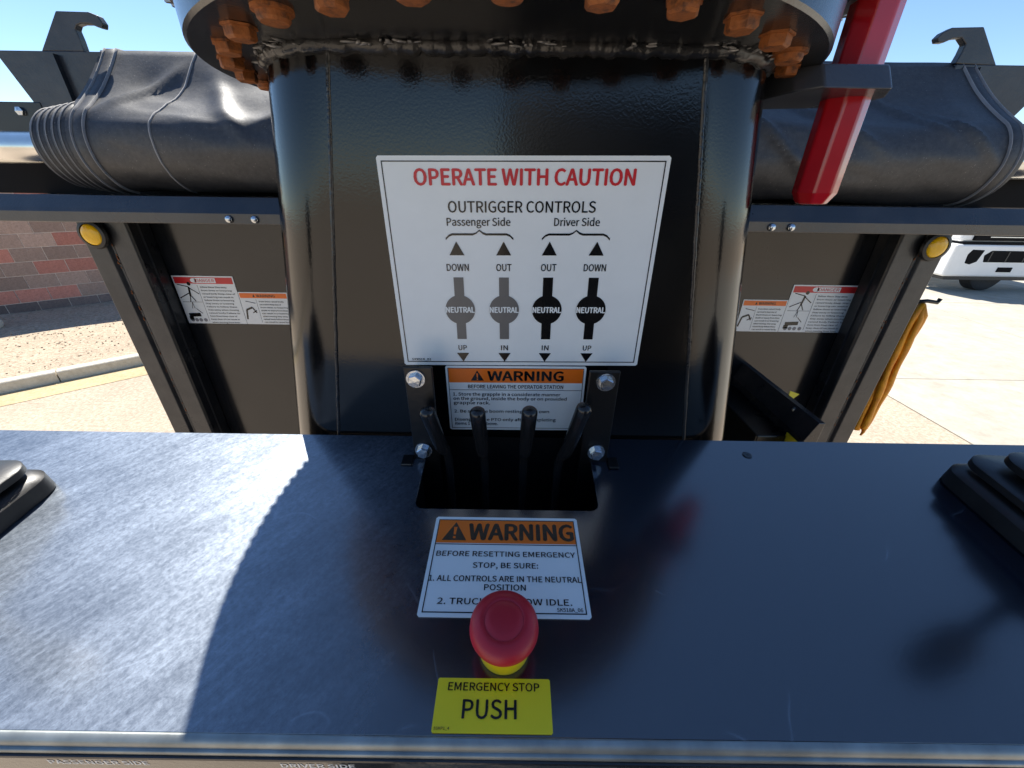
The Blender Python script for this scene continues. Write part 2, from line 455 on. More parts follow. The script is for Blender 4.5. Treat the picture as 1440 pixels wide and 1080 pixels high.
# ================================================================== BLOCK WALL
W0 = Vector((-9.75, 7.25)); wd = Vector((.765, .644)).normalized(); wn = Vector((wd.y, -wd.x))   # wn faces us
wall = empty('block_wall', 'red and brown grey masonry block wall beyond the gravel bed', 'wall')
wrot = atan2(wd.y, wd.x)
CH, CL = .247, .425
def block_mesh(mname, seed):
    b = bmesh.new(); rnd = random.Random(seed); nx, nz = 3, 2
    l, h = CL - .014, CH - .013
    F = {}
    for i in range(nx + 1):
        for k in range(nz + 1):
            F[i, k] = b.verts.new((i * l / nx, -.100 + (rnd.uniform(-.006, .002) if 0 < i < nx or 0 < k < nz else 0), k * h / nz))
    for i in range(nx):
        for k in range(nz): b.faces.new((F[i, k], F[i + 1, k], F[i + 1, k + 1], F[i, k + 1]))
    bk = [b.verts.new(p) for p in ((0, .09, 0), (l, .09, 0), (l, .09, h), (0, .09, h))]
    b.faces.new(bk)
    b.faces.new([F[i, 0] for i in range(nx + 1)] + [bk[1], bk[0]]); b.faces.new([F[i, nz] for i in range(nx + 1)] + [bk[2], bk[3]])
    b.faces.new([F[0, k] for k in range(nz + 1)] + [bk[3], bk[0]]); b.faces.new([F[nx, k] for k in range(nz + 1)] + [bk[2], bk[1]])
    bmesh.ops.recalc_face_normals(b, faces=b.faces)
    me = bpy.data.meshes.new('brick'); b.to_mesh(me); b.free(); me.materials.append(M[mname]); return me
bms = {k: [block_mesh(k, s) for s in range(4)] for k in ('block_red', 'block_grey', 'block_dark')}
rows = ['block_dark', 'R', 'G', 'R', 'G', 'R', 'G', 'R', 'G', 'R', 'G']
nb = 0
for rI, kind in enumerate(rows):
    for cI in range(-7, 13):
        s_ = cI * CL + (.5 * CL if rI % 2 else 0)
        if kind == 'R': kk = 'block_red' if random.random() < .72 else 'block_grey'
        elif kind == 'G': kk = 'block_grey' if random.random() < .95 else 'block_red'
        else: kk = kind
        o = bpy.data.objects.new('brick', random.choice(bms[kk])); C.objects.link(o); o.parent = wall
        p = W0 + wd * s_; o.location = (p.x, p.y, .03 + rI * CH); o.rotation_euler = (random.uniform(-.006, .006), 0, wrot); nb += 1
b = bmesh.new(); Lh = len(rows) * CH + .03
m_ = Matrix.Translation((W0.x, W0.y, 0)) @ Matrix.Rotation(wrot, 4, 'Z')
box(b, -7 * CL, 13.4 * CL, -.091, .085, -.1, Lh, m_); obj('mortar_joints', b, 'mortar', wall)
# stone lying at the wall foot, far left
b = bmesh.new(); bmesh.ops.create_icosphere(b, subdivisions=3, radius=.22)
for v in b.verts: v.co *= 1 + .25 * noise.noise(v.co * 4); v.co.z *= .7
tag(obj('boulder', b, 'kerb', smooth=True, loc=(-9.12, 6.30, .18)), 'pale rounded stone lying at the foot of the block wall', 'rock')

# ================================================================== WHITE TRUCK
wt = empty('white_truck', 'white truck parked on the concrete behind the orange straps, grille and bumper showing', 'truck', loc=(13.3, 10.35, 0))
b = bmesh.new(); box(b, -2.05, 1.2, .05, .9, .42, 1.22); obj('bumper', b, 'truck_white', wt, bev=.05, seg=3)
b = bmesh.new(); box(b, -1.95, 1.1, .12, 1.6, 1.27, 1.75); obj('hood', b, 'truck_white', wt, bev=.08, seg=3)
b = bmesh.new(); box(b, -1.75, .9, .7, 2.6, 1.72, 2.95); obj('cab', b, 'truck_white', wt, bev=.12, seg=3)
b = bmesh.new(); box(b, -1.6, .75, .685, .72, 1.95, 2.7); obj('windscreen', b, 'glass', wt, bev=.01)
b = bmesh.new(); box(b, -2.3, 1.1, 2.7, 8.6, .9, 3.0); obj('cargo_box', b, 'truck_white', wt, bev=.03)
b = bmesh.new(); box(b, -1.9, 1.15, .07, .5, 1.215, 1.275); obj('trim_strip', b, 'well', wt)
b = bmesh.new(); box(b, -1.70, 1.0, .06, .3, 1.31, 1.74); gr_ = obj('grille', b, 'well', wt, bev=.03)
for k in range(3):
    b = bmesh.new(); box(b, -1.35, .95, .045, .07, 1.39 + k * .105, 1.41 + k * .105); obj('grille_bar', b, 'zinc', gr_)
b = bmesh.new(); prism(b, [(-1.66, .76), (-1.52, .73), (-1.37, .80), (-1.31, 1.09), (-1.62, 1.10), (-1.69, .98)], 'y', .035, .08); obj('headlight', b, 'well', wt, bev=.02)
b = bmesh.new(); prism(b, [(-1.20, .79), (.60, .79), (.70, .92), (.62, 1.08), (-1.12, 1.08), (-1.26, .96)], 'y', .035, .08); obj('air_intake', b, 'well', wt, bev=.02)
for k in range(4):
    b = bmesh.new(); box(b, -1.12 + k * .44, -1.09 + k * .44, .028, .05, .81, 1.06); obj('intake_rib', b, 'rubber', wt)
b = bmesh.new(); box(b, -.74, -.36, .03, .08, .55, .67); obj('tow_slot', b, 'well', wt, bev=.01)
b = bmesh.new(); box(b, -1.95, 1.15, .10, .85, .33, .43); obj('skirt', b, 'rubber', wt)
for (x, y) in ((-.55, .45), (-2.0, 6.8), (.9, 6.8)):
    wh = empty('wheel', loc=(x, y, .70)); wh.parent = wt; wh.scale = (1.2, 1.2, 1.2)
    wh.rotation_euler = (0, 0, R(12) if y < 1 else R(90))
    b = bmesh.new(); lathe(b, [(.34, -.14), (.52, -.15), (.58, -.11), (.58, .11), (.52, .15), (.34, .14)], 36, Matrix.Rotation(pi / 2, 4, 'X'))
    obj('tyre', b, 'tyre', wh, smooth=True, auto=40)
    b = bmesh.new(); lathe(b, [(.05, -.06), (.30, -.08), (.335, -.13), (.338, .13), (.05, .1)], 24, Matrix.Rotation(pi / 2, 4, 'X'))
    obj('rim', b, 'zinc', wh, smooth=True, auto=40)

# ================================================================== DUMP BODY (beyond the crane)
db = empty('dump_body', 'black steel truck body with hooks and amber markers behind the crane column', 'truck body', loc=(0, 1.14, 0))
db_inv = Matrix.Translation((0, -1.14, 0))
def dpart(name, bm, mat, parent=None, **k):
    bmesh.ops.transform(bm, matrix=db_inv, verts=bm.verts)
    return obj(name, bm, mat, parent or db, **k)
# front panel
b = bmesh.new(); box(b, -1.15, 1.15, 1.2195, 1.2395, 1.25, 2.44); dpart('front_panel', b, 'panel')
# posts: folded channel with a shallow groove, inward flange running back to the panel
for sgn, cat in ((-1, 'l'), (1, 'r')):
    b = bmesh.new()
    prof = [(1.205, 1.14), (1.150, 1.14), (1.143, 1.150), (1.136, 1.150), (1.130, 1.143), (1.075, 1.143), (1.072, 1.150), (1.072, 1.2185), (1.155, 1.2185), (1.155, 1.40), (1.205, 1.40)]
    prism(b, [(x * sgn, y) for x, y in prof], 'z', 1.2, 2.44)
    po = dpart('post', b, 'post', bev=.0025)
    b = bmesh.new(); box(b, *(sorted((1.066 * sgn, 1.072 * sgn))), 1.176, 1.180, 1.2, 2.42)
    bmesh.ops.transform(b, matrix=db_inv, verts=b.verts); obj('flange', b, 'post', po)
    # rusty weld spatter down the groove
    b = bmesh.new(); rnd = random.Random(4 + sgn)
    for q in range(30):
        z = rnd.uniform(1.75, 2.36); r = rnd.uniform(.0007, .0020)
        bmesh.ops.create_icosphere(b, subdivisions=1, radius=r, matrix=Matrix.Translation((sgn * (1.140 + rnd.uniform(-.006, .006)), 1.148, z)) @ Matrix.Diagonal((1, 1, rnd.uniform(1, 4), 1)))
    bmesh.ops.transform(b, matrix=db_inv, verts=b.verts); tag(obj('weld_spatter', b, 'rust', po), kind='stuff')
    # marker light
    ml = empty('marker_light', loc=(1.160 * sgn, -.006, 2.353)); ml.parent = db
    rot = Matrix.Rotation(pi / 2, 4, 'X')
    b = bmesh.new(); lathe(b, [(.0275, 0), (.037, .0), (.0385, .005), (.036, .011), (.0285, .013), (.0275, .008)], 36, rot); obj('rim', b, 'rubber', ml, smooth=True, auto=35)
    b = bmesh.new(); lathe(b, [(.0280, .0), (.0280, .010), (.025, .0135), (.017, .016), (.008, .0168), (.001, .017)], 32, rot); obj('lens', b, 'amber', ml, smooth=True, auto=50)
# hidden but real: sides, floor, rear and wheels of the truck behind the bulkhead
for sgn in (-1, 1):
    b = bmesh.new(); x0, x1 = sorted((1.16 * sgn, 1.20 * sgn)); box(b, x0, x1, 1.41, 5.2, 1.25, 2.40); dpart('side_wall', b, 'body', bev=.004)
b = bmesh.new(); box(b, -1.155, 1.155, 1.245, 5.2, 1.22, 1.28); dpart('floor', b, 'body')
b = bmesh.new(); box(b, -1.155, 1.155, 5.205, 5.24, 1.25, 2.40); dpart('tailgate', b, 'body')
for sgn in (-1, 1):
    b = bmesh.new(); box(b, *(sorted((.35 * sgn, .45 * sgn))), -1.6, 5.0, .85, 1.12); dpart('chassis_rail', b, 'dark')
for y in (3.3, 4.45):
    for sgn in (-1, 1):
        wh = empty('wheel', loc=(sgn * .98, y - 1.14, .52)); wh.parent = db; wh.rotation_euler = (0, 0, pi / 2)
        b = bmesh.new(); lathe(b, [(.29, -.14), (.48, -.15), (.52, -.11), (.52, .11), (.48, .15), (.29, .14)], 36, Matrix.Rotation(pi / 2, 4, 'X')); obj('tyre', b, 'tyre', wh, smooth=True, auto=40)
        b = bmesh.new(); lathe(b, [(.05, -.08), (.26, -.09), (.288, -.13), (.288, .13), (.05, .1)], 24, Matrix.Rotation(pi / 2, 4, 'X')); obj('rim', b, 'zinc', wh, smooth=True, auto=40)
# cross rail under the tarp
b = bmesh.new()
prism(b, [(1.40, 2.450), (1.015, 2.450), (1.002, 2.458), (.980, 2.431), (.975, 2.423), (.975, 2.400), (.985, 2.400), (.992, 2.420), (1.01, 2.438), (1.40, 2.438)], 'x', -1.33, 1.33)
rail = dpart('cross_rail', b, 'rail', bev=.002)
for x in (-.665, -.605, .600, .645):
    b = bmesh.new(); lathe(b, [(.0085, 0), (.0085, .004), (.006, .007), (.001, .008)], 12, Matrix.Translation((x, .975, 2.4115)) @ Matrix.Rotation(pi / 2, 4, 'X'))
    bmesh.ops.transform(b, matrix=db_inv, verts=b.verts); obj('rivet', b, 'zinc', rail, smooth=True)
# back plate between rail and top, coloured black to stand for shade
b = bmesh.new(); box(b, -1.50, 1.50, 1.215, 1.235, 2.4505, 2.60); dpart('head_board', b, 'well')
b = bmesh.new(); box(b, -1.10, 1.14, 1.222, 1.26, 2.60, 2.765); dpart('top_rail', b, 'gusset')
# end gussets
for sgn in (-1, 1):
    b = bmesh.new()
    prism(b, [(sgn * 1.262, 2.762), (sgn * 1.00, 2.762), (sgn * 1.00, 2.601), (sgn * 1.20, 2.601)] if sgn < 0 else
             [(sgn * 1.325, 2.762), (sgn * 1.06, 2.762), (sgn * 1.06, 2.601), (sgn * 1.225, 2.601)], 'y', 1.192, 1.210)
    gs = dpart('gusset_plate', b, 'gusset', bev=.002)
    b = bmesh.new(); box(b, *(sorted((sgn * 1.11, sgn * 1.116))), 1.180, 1.193, 2.61, 2.755)
    bmesh.ops.transform(b, matrix=db_inv, verts=b.verts); obj('rib', b, 'gusset', gs)
b = bmesh.new(); box(b, -1.45, -1.205, 1.19, 1.23, 2.565, 2.660); arm = dpart('side_bracket', b, 'dark', bev=.002)
b = bmesh.new(); box(b, 1.235, 1.45, 1.19, 1.23, 2.52, 2.645); dpart('side_bracket', b, 'dark', bev=.002)
b = bmesh.new(); lathe(b, [(.010, 0), (.010, .006), (.001, .008)], 6, Matrix.Translation((-1.262, 1.19, 2.640)) @ Matrix.Rotation(pi / 2, 4, 'X'))
bmesh.ops.transform(b, matrix=db_inv, verts=b.verts); obj('bolt', b, 'zinc', arm)
# tarp hooks on top
for hk in ([(-1.149, 2.762), (-1.046, 2.762), (-1.045, 2.786), (-1.046, 2.803), (-1.039, 2.811), (-1.027, 2.814), (-1.008, 2.814), (-0.992, 2.808), (-0.981, 2.806), (-0.976, 2.815), (-0.982, 2.829), (-1.0, 2.835), (-1.076, 2.836)],
           [(1.16, 2.761), (1.059, 2.764), (1.063, 2.783), (1.064, 2.8), (1.047, 2.812), (1.028, 2.81), (1.012, 2.803), (0.997, 2.803), (0.991, 2.811), (0.999, 2.821), (1.017, 2.83), (1.089, 2.832)]):
    b = bmesh.new(); prism(b, hk, 'y', 1.195, 1.212); dpart('hook', b, 'gusset', bev=.002)

# ================================================================== TARP
tp = empty('rolled_tarp', 'black vinyl tarp rolled up across the front of the truck body', 'tarp', loc=(0, 1.09, 2.55))
tinv = Matrix.Translation((0, -1.09, -2.55))
cy, cz, cr = 1.092, 2.553, .092
prof = []
for k in range(0, 23):                           # from below, round the front, to where the sheet leaves the roll
    a = R(-95 - k * (135 / 22))
    prof.append((cy + cr * cos(a), cz + cr * sin(a)))
p_sh = prof[-1]
for k in range(1, 15):
    t_ = k / 14; prof.append((p_sh[0] + (1.207 - p_sh[0]) * t_, p_sh[1] + (2.768 - p_sh[1]) * t_ - .010 * sin(pi * t_)))
prof.append((1.222, 2.7685)); prof.append((1.24, 2.7682))
def tarp_pt(x, i, lift=0):
    y, z = prof[i]
    j0, j1 = max(i - 1, 0), min(i + 1, len(prof) - 1)
    d = Vector((0, prof[j1][0] - prof[j0][0], prof[j1][1] - prof[j0][1])).normalized()
    nn = Vector((0, -d.z, d.y)); 
    if nn.y > 0 and i < 30: nn = -nn if i > 22 else nn
    out = Vector((0, y - cy, z - cz)).normalized() if i <= 22 else Vector((0, -(2.768 - p_sh[1]), 1.207 - p_sh[0])).normalized()
    t = i / (len(prof) - 1)
    edge = min(1, max(0, (min(x + .96, 1.09 - x)) / .08)); top = min(1, (len(prof) - 1 - i) / 8)
    w1 = .009 * noise.noise(Vector((x * 3.6, i * .16, 1.7))) + .0022 * noise.noise(Vector((x * 11 + i * .25, i * .32, 4)))
    w2 = .0005 * noise.noise(Vector((x * 30 + i * .6, i * .6, 9)))
    # sagging swags between fixings and a few diagonal tension folds
    sag = -.013 * abs(sin(x * 6.2)) * max(0, sin(pi * max(0, (t - .50)) / .5)) if t > .5 else 0
    f = 0
    for (x0, i0, sl, wd_, amp, ia, ib) in ((.62, 29, -.014, .018, .013, 14, 35), (.50, 24, -.012, .016, .011, 8, 30), (.97, 22, -.012, .016, .012, 2, 30), (.86, 28, -.011, .014, .009, 16, 35),
                                           (-.88, 27, .012, .020, .013, 18, 35), (-.66, 24, -.008, .022, .010, 14, 34), (-.50, 26, .010, .018, .010, 18, 35), (.30, 22, -.012, .02, .010, 8, 28)):
        xx = x0 + (i0 - i) * -sl
        if ia <= i <= ib: f += amp * math.exp(-((x - xx) / wd_) ** 2) * sin(pi * (i - ia) / (ib - ia))
    return Vector((x, y, z)) + out * ((w1 + w2 + f) * edge * top + sag * edge * top + lift)
b = bmesh.new(); NX = 300; xa, xb = -.995, 1.125
G = []
for j in range(NX + 1):
    x = xa + (xb - xa) * j / NX
    # the sheet narrows towards the top rail
    row = []
    for i in range(len(prof)):
        t = max(0, (i - 22) / 14)
        lo = xa - .02 * min(1, t); hi = xb - .01 * min(1, t)
        xx = lo + (hi - lo) * j / NX
        row.append(b.verts.new(tarp_pt(xx, i)))
    G.append(row)
for j in range(NX):
    for i in range(len(prof) - 1): b.faces.new((G[j][i], G[j + 1][i], G[j + 1][i + 1], G[j][i + 1]))
bmesh.ops.transform(b, matrix=tinv, verts=b.verts)
sheet = obj('sheet', b, 'vinyl', tp, smooth=True)
sd = sheet.modifiers.new('thickness', 'SOLIDIFY'); sd.thickness = .002; sd.offset = -1
# stitched hem bands near each end (double seam)
def band(xf, wd_, lift, name, mat, parent=tp):
    b = bmesh.new(); rows_ = []
    for i in range(len(prof)):
        t = min(1, max(0, (i - 22) / 14)); x = xf(t)
        rows_.append([b.verts.new(tarp_pt(x + wd_ * k / 4 - wd_ / 2, i, lift * (1 if 0 < k < 4 else -.6))) for k in range(5)])
    for i in range(len(rows_) - 1):
        for k in range(4): b.faces.new((rows_[i][k], rows_[i][k + 1], rows_[i + 1][k + 1], rows_[i + 1][k]))
    bmesh.ops.transform(b, matrix=tinv, verts=b.verts)
    return obj(name, b, mat, parent, smooth=True)
for f_ in (lambda t: -.960 - .028 * t, lambda t: 1.098 - .004 * t):
    hb = band(f_, .036, .0035, 'hem_band', 'vinyl')
    for off in (-.014, .014):
        q = band(lambda t, f_=f_, off=off: f_(t) + off, .0028, .0052, 'seam', 'stitch', hb)
q = band(lambda t: -.80 + .02 * t, .005, .0025, 'seam', 'stitch')
# pleated end on the left
for k in range(5):
    x = -.998 - k * .0195; rr = cr + .001 - k * .0032
    b = bmesh.new(); pr = [(.03, x - .012), (rr - .006, x - .012), (rr - .001, x - .008), (rr + .001, x), (rr - .001, x + .008), (rr - .007, x + .012), (.03, x + .012)]
    lathe(b, [(r, z) for r, z in pr], 48, Matrix.Translation((0, cy, cz)) @ Matrix.Rotation(pi / 2, 4, 'Y'))
    bmesh.ops.transform(b, matrix=tinv, verts=b.verts); pl = obj('pleat', b, 'vinyl', tp, smooth=True, auto=60)
    b = bmesh.new()
    for q in range(1):
        lathe(b, [(rr + .0022, x - .001), (rr + .0034, x), (rr + .0022, x + .001)], 48, Matrix.Translation((0, cy, cz)) @ Matrix.Rotation(pi / 2, 4, 'Y'), cap=False)
    bmesh.ops.transform(b, matrix=tinv, verts=b.verts); obj('seam', b, 'stitch', pl, smooth=True)
b = bmesh.new(); lathe(b, [(.02, 1.120), (.086, 1.121), (.090, 1.127), (.088, 1.133), (.02, 1.137)], 40, Matrix.Translation((0, cy, cz)) @ Matrix.Rotation(pi / 2, 4, 'Y'))
bmesh.ops.transform(b, matrix=tinv, verts=b.verts); obj('end_roll', b, 'vinyl', tp, smooth=True, auto=50)
b = bmesh.new(); lathe(b, [(.001, -1.42), (.032, -1.42), (.034, -1.415), (.034, 1.36), (.001, 1.365)], 32, Matrix.Translation((0, cy, cz + .002)) @ Matrix.Rotation(pi / 2, 4, 'Y'))
bmesh.ops.transform(b, matrix=tinv, verts=b.verts); obj('roller_tube', b, 'chrome', tp, smooth=True, auto=40)

# ================================================================== SAFETY DECALS ON THE BULKHEAD
def lines(d, part, mat, x0, x1, ys_, h, seed=0):
    rnd = random.Random(seed)
    words = ['Keep clear of', 'raised body', 'Failure to', 'follow these', 'can result in', 'death or injury', 'when moving', 'or lowering', 'Stay away', 'from lines']
    for y in ys_:
        s_ = ' '.join(rnd.sample(words, 2)); d.text(part, mat, s_, x0, y, h, (x1 - x0) * rnd.uniform(.75, 1), align='L')
YP = 1.2191
def danger(label, x0, x1):
    d = Decal('danger_decal', label, 'white', (x0, YP, 2.0697), (1, 0, 0), (0, 0, 1))
    W = x1 - x0; Hh = .1545
    d.plate([(0, 0), (W, 0), (W, Hh), (0, Hh)], 'white')
    d.rect('header', 'redink', .004, Hh - .024, W - .004, Hh - .004)
    d.poly('symbol', 'white', [(W * .34 + .010 * cos(a), Hh - .014 + .007 * sin(a)) for a in [k * pi / 8 for k in range(16)]], .0006)
    d.rect('header_plate', 'white', W * .36, Hh - .0215, W * .70, Hh - .0065, .0006)
    d.text('lettering', 'redink', 'DANGER', W * .53, Hh - .0185, .009, W * .30, lift=.0009)
    d.rect('rule', 'ink', W * .37, .008, W * .374, Hh - .028); d.rect('rule', 'ink', .006, Hh * .46, W * .36, Hh * .467)
    # pictogram: figure struck by a line, vehicle below
    px, py = W * .20, Hh * .66
    def stick(a, c, w_=.0028):
        a = Vector(a); c = Vector(c); t = (c - a).normalized(); q = Vector((-t.y, t.x)) * w_ / 2
        d.poly('pictogram', 'ink', [tuple(a - q), tuple(c - q), tuple(c + q), tuple(a + q)], .0006)
    stick((px - .035, py - .018), (px - .002, py - .002)); stick((px, py - .012), (px + .004, py + .018), .006); stick((px + .004, py + .015), (px + .030, py - .004))
    stick((px - .030, py + .026), (px + .004, py + .018)); stick((px, py - .010), (px - .006, py - .030)); stick((px + .002, py - .010), (px + .012, py - .028))
    d.poly('pictogram', 'ink', [(px + .008 + .006 * cos(k * pi / 5), py + .028 + .006 * sin(k * pi / 5)) for k in range(10)], .0006)
    stick((W * .06, .028), (W * .26, .030), .012); stick((W * .05, .018), (W * .12, .018), .012); stick((W * .22, .05), (W * .30, .034), .002)
    for xx in (.09, .16, .23, .31): d.poly('pictogram', 'paleink', [(W * xx + .006 * cos(k * pi / 5), .012 + .006 * sin(k * pi / 5)) for k in range(10)], .0006)
    stick((W * .16, .05), (W * .19, .072), .0015); stick((W * .20, .05), (W * .19, .072), .0015)
    lines(d, 'lettering', 'ink', W * .41, W * .97, [Hh - .037 - k * .0105 for k in range(12)], .0045, 3)
    return d.done()
def warning(label, x0, x1, mirror=False):
    d = Decal('warning_decal', label, 'white', (x0, YP, 2.0697), (1, 0, 0), (0, 0, 1)); W = x1 - x0; Hh = .1058
    d.plate([(0, 0), (W, 0), (W, Hh), (0, Hh)], 'white')
    d.rect('header', 'orange', .003, Hh - .019, W - .003, Hh - .003)
    d.text('lettering', 'ink', 'WARNING', W * .55, Hh - .0155, .008, W * .38, bold=.01)
    d.poly('symbol', 'ink', [(W * .28, Hh - .0155), (W * .33, Hh - .0155), (W * .305, Hh - .006)], .0006)
    d.rect('rule', 'ink', W * .33, .006, W * .334, Hh - .022)
    px, py = W * .17, Hh * .42
    def stick(a, c, w_=.0035):
        a = Vector(a); c = Vector(c); t = (c - a).normalized(); q = Vector((-t.y, t.x)) * w_ / 2
        d.poly('pictogram', 'ink', [tuple(a - q), tuple(c - q), tuple(c + q), tuple(a + q)], .0006)
    stick((px - .020, py - .028), (px - .014, py + .004), .005); stick((px - .014, py + .004), (px + .006, py + .012), .006); stick((px + .006, py + .012), (px + .016, py - .006), .004)
    stick((px + .004, py - .006), (px + .018, py + .002), .003); stick((px - .010, py + .032), (px + .020, py + .026), .002)
    lines(d, 'lettering', 'ink', W * .38, W * .97, [Hh - .032 - k * .0098 for k in range(8)], .0045, 6)
    return d.done()
danger('red headed danger decal left of the crane column, stick figure pictograms', -1.0671, -0.8761)
warning('orange headed warning decal touching the left edge of the crane column', -0.8747, -0.7197)
warning('orange headed warning decal touching the right edge of the crane column', 0.7316, 0.8729)
danger('red headed danger decal right of the crane column, beside the amber marker post', 0.8743, 1.0878)

# ================================================================== CRANE PEDESTAL
YF = .463
pd = empty('crane_pedestal', 'glossy black flared crane column standing behind the control console', 'crane column', loc=(0, .66, 1.1))
pinv = Matrix.Translation((0, -.66, -1.1))
def ppart(name, bm, mat, parent=None, **k):
    bmesh.ops.transform(bm, matrix=pinv, verts=bm.verts); return obj(name, bm, mat, parent or pd, **k)
def halfw(z): return .176 + (2.6095 - z) * (.250 - .176) / (2.6095 - 2.172)
def section(z, rr=.098, inset=0):
    f = halfw(z); pts = []
    def arc(cx, cy_, a0, a1, n_=14):
        for k in range(n_ + 1):
            a = a0 + (a1 - a0) * k / n_; pts.append((cx + (rr - inset) * cos(a), cy_ + (rr - inset) * sin(a)))
    arc(-f, YF + rr, -pi, -pi / 2); arc(f, YF + rr, -pi / 2, 0); arc(f, .87 - rr, 0, pi / 2); arc(-f, .87 - rr, pi / 2, pi)
    return pts
b = bmesh.new(); prev = None
zs = [1.1] + [2.0 + k * .06095 for k in range(11)]
for z in zs:
    ring = [b.verts.new((x, y, z)) for x, y in section(z)]
    if prev:
        for k in range(len(ring)): b.faces.new((prev[k], prev[(k + 1) % len(ring)], ring[(k + 1) % len(ring)], ring[k]))
    else: b.faces.new(ring)
    prev = ring
b.faces.new(prev)
# real ripple of rolled plate
shell = ppart('column_shell', b, 'column', smooth=True, auto=50)
for sgn in (-1, 1):
    b = bmesh.new(); pts = []; rad = []
    for k in range(120):
        z = 2.0 + .6095 * k / 119; pts.append((sgn * (halfw(z) + .0006 * noise.noise(Vector((z * 60, sgn, 0)))), YF + .0006, z)); rad.append(.0025 + .0004 * noise.noise(Vector((z * 150, 3 * sgn, 2))))
    tube(b, pts, rad, 8); ppart('seam_weld', b, 'weld_black', smooth=True)
# weld bead where the column meets the ring plate
b = bmesh.new(); sec = section(2.6065); pts = []; rad = []
dens = []
for k in range(len(sec)):
    a = Vector(sec[k]); c = Vector(sec[(k + 1) % len(sec)]); m_ = max(1, int((c - a).length / .004))
    for q in range(m_): dens.append(a + (c - a) * q / m_)
dens.append(dens[0])
for k, p in enumerate(dens):
    o_ = .0025 * noise.noise(Vector((k * .33, 0, 0)))
    pts.append((p.x, p.y, 2.6095 + o_)); rad.append(.0075 + .003 * noise.noise(Vector((k * .55, 7, 0))))
tube(b, pts, rad, 8, cap=False); ppart('top_weld', b, 'weld_black', smooth=True)
b = bmesh.new(); rnd = random.Random(2)
for k, p in enumerate(dens):
    cond = noise.noise(Vector((k * .06, 2, 5))) > -.02 or abs(p.x) > .20
    if p.y < .70 and cond:
        for q in range(1):
            r = rnd.uniform(.0018, .0042)
            bmesh.ops.create_icosphere(b, subdivisions=1, radius=r, matrix=Matrix.Translation((p.x * 1.02 + rnd.uniform(-.006, .006), p.y - .007 + rnd.uniform(-.004, .003), 2.6105 + rnd.uniform(-.003, .002))) @ Matrix.Rotation(rnd.random() * 3, 4, 'Z') @ Matrix.Diagonal((2.6, .7, .35, 1)))
tag(ppart('weld_scale', b, 'weld', smooth=True), kind='stuff')

# ================================================================== SLEWING RING
sr = empty('slewing_ring', 'round black slewing ring with rusty bolts on top of the crane column', 'slewing ring', loc=(-.008, .66, 2.6115))
b = bmesh.new(); lathe(b, [(.15, 0), (.3560, 0), (.3585, .0025), (.3585, .052), (.356, .054), (.15, .054)], 128); obj('base_plate', b, 'ring', sr, smooth=True, auto=30)
b = bmesh.new(); lathe(b, [(.18, .0545), (.368, .0545), (.369, .057), (.369, .063), (.18, .063)], 128); obj('bearing_race', b, 'ring', sr, smooth=True, auto=30)
b = bmesh.new(); NT = 190; A = []; B = []
for k in range(NT):
    for (da, r) in ((-.32, .399), (-.16, .407), (.16, .407), (.32, .399)):
        a = (k + da) * 2 * pi / NT; r -= .006; A.append(b.verts.new((r * cos(a), r * sin(a), .064))); B.append(b.verts.new((r * cos(a), r * sin(a), .112)))
m_ = len(A); b.faces.new(A[::-1]); b.faces.new(B)
for k in range(m_): b.faces.new((A[k], A[(k + 1) % m_], B[(k + 1) % m_], B[k]))
M['gear'] = simple('greased_gear_steel', (.42, .40, .37), .38, metal=.8, var=.35, vscale=60, bumps=.4)
obj('gear', b, 'gear', sr)
b = bmesh.new(); lathe(b, [(.0150, 0), (.0150, -.0025), (.0120, -.003), (.0118, -.0065), (.0100, -.0085), (.001, -.0088)], 24)
bmesh.ops.recalc_face_normals(b, faces=b.faces); me_b = bpy.data.meshes.new('bolt'); b.to_mesh(me_b); b.free(); me_b.materials.append(M['rust'])
b = bmesh.new(); lathe(b, [(.0138, 0), (.0138, -.0018), (.0120, -.0020), (.0120, -.0080), (.0100, -.0098), (.001, -.0100)], 6)
bmesh.ops.recalc_face_normals(b, faces=b.faces); me_h = bpy.data.meshes.new('bolt'); b.to_mesh(me_h); b.free(); me_h.materials.append(M['rust'])
NB = 33
for k in range(NB):
    a = -pi / 2 + (k + .02) * 2 * pi / NB
    o = bpy.data.objects.new('bolt', me_h if k % 5 else me_b); C.objects.link(o); o.parent = sr
    o.location = (.326 * cos(a), .326 * sin(a), .0); o.rotation_euler = (random.uniform(-.03, .03), random.uniform(-.03, .03), random.random() * 3)
    o.scale = (1, 1, random.uniform(.85, 1.15))
# stop lug on the ring through which the red pin runs
b = bmesh.new(); prism(b, [(.325, .58), (.395, .505), (.400, .500), (.405, .640), (.335, .70)], 'z', 2.588, 2.6125)
b.free()
b = bmesh.new(); prism(b, [(.300, .520), (.318, .498), (.388, .498), (.420, .545), (.425, .615), (.31, .64), (.29, .6)], 'z', 2.589, 2.6125)
for v in b.verts:
    if v.co.z > 2.60 and v.co.y < .56: v.co.y += .016
M['lug_paint'] = black_paint('lug_paint', .25, .2, .2, 240, .06)
lug = obj('stop_lug', b, 'lug_paint', None, bev=.002); lug.parent = sr; lug.matrix_parent_inverse = Matrix.Translation((.008, -.66, -2.6115))

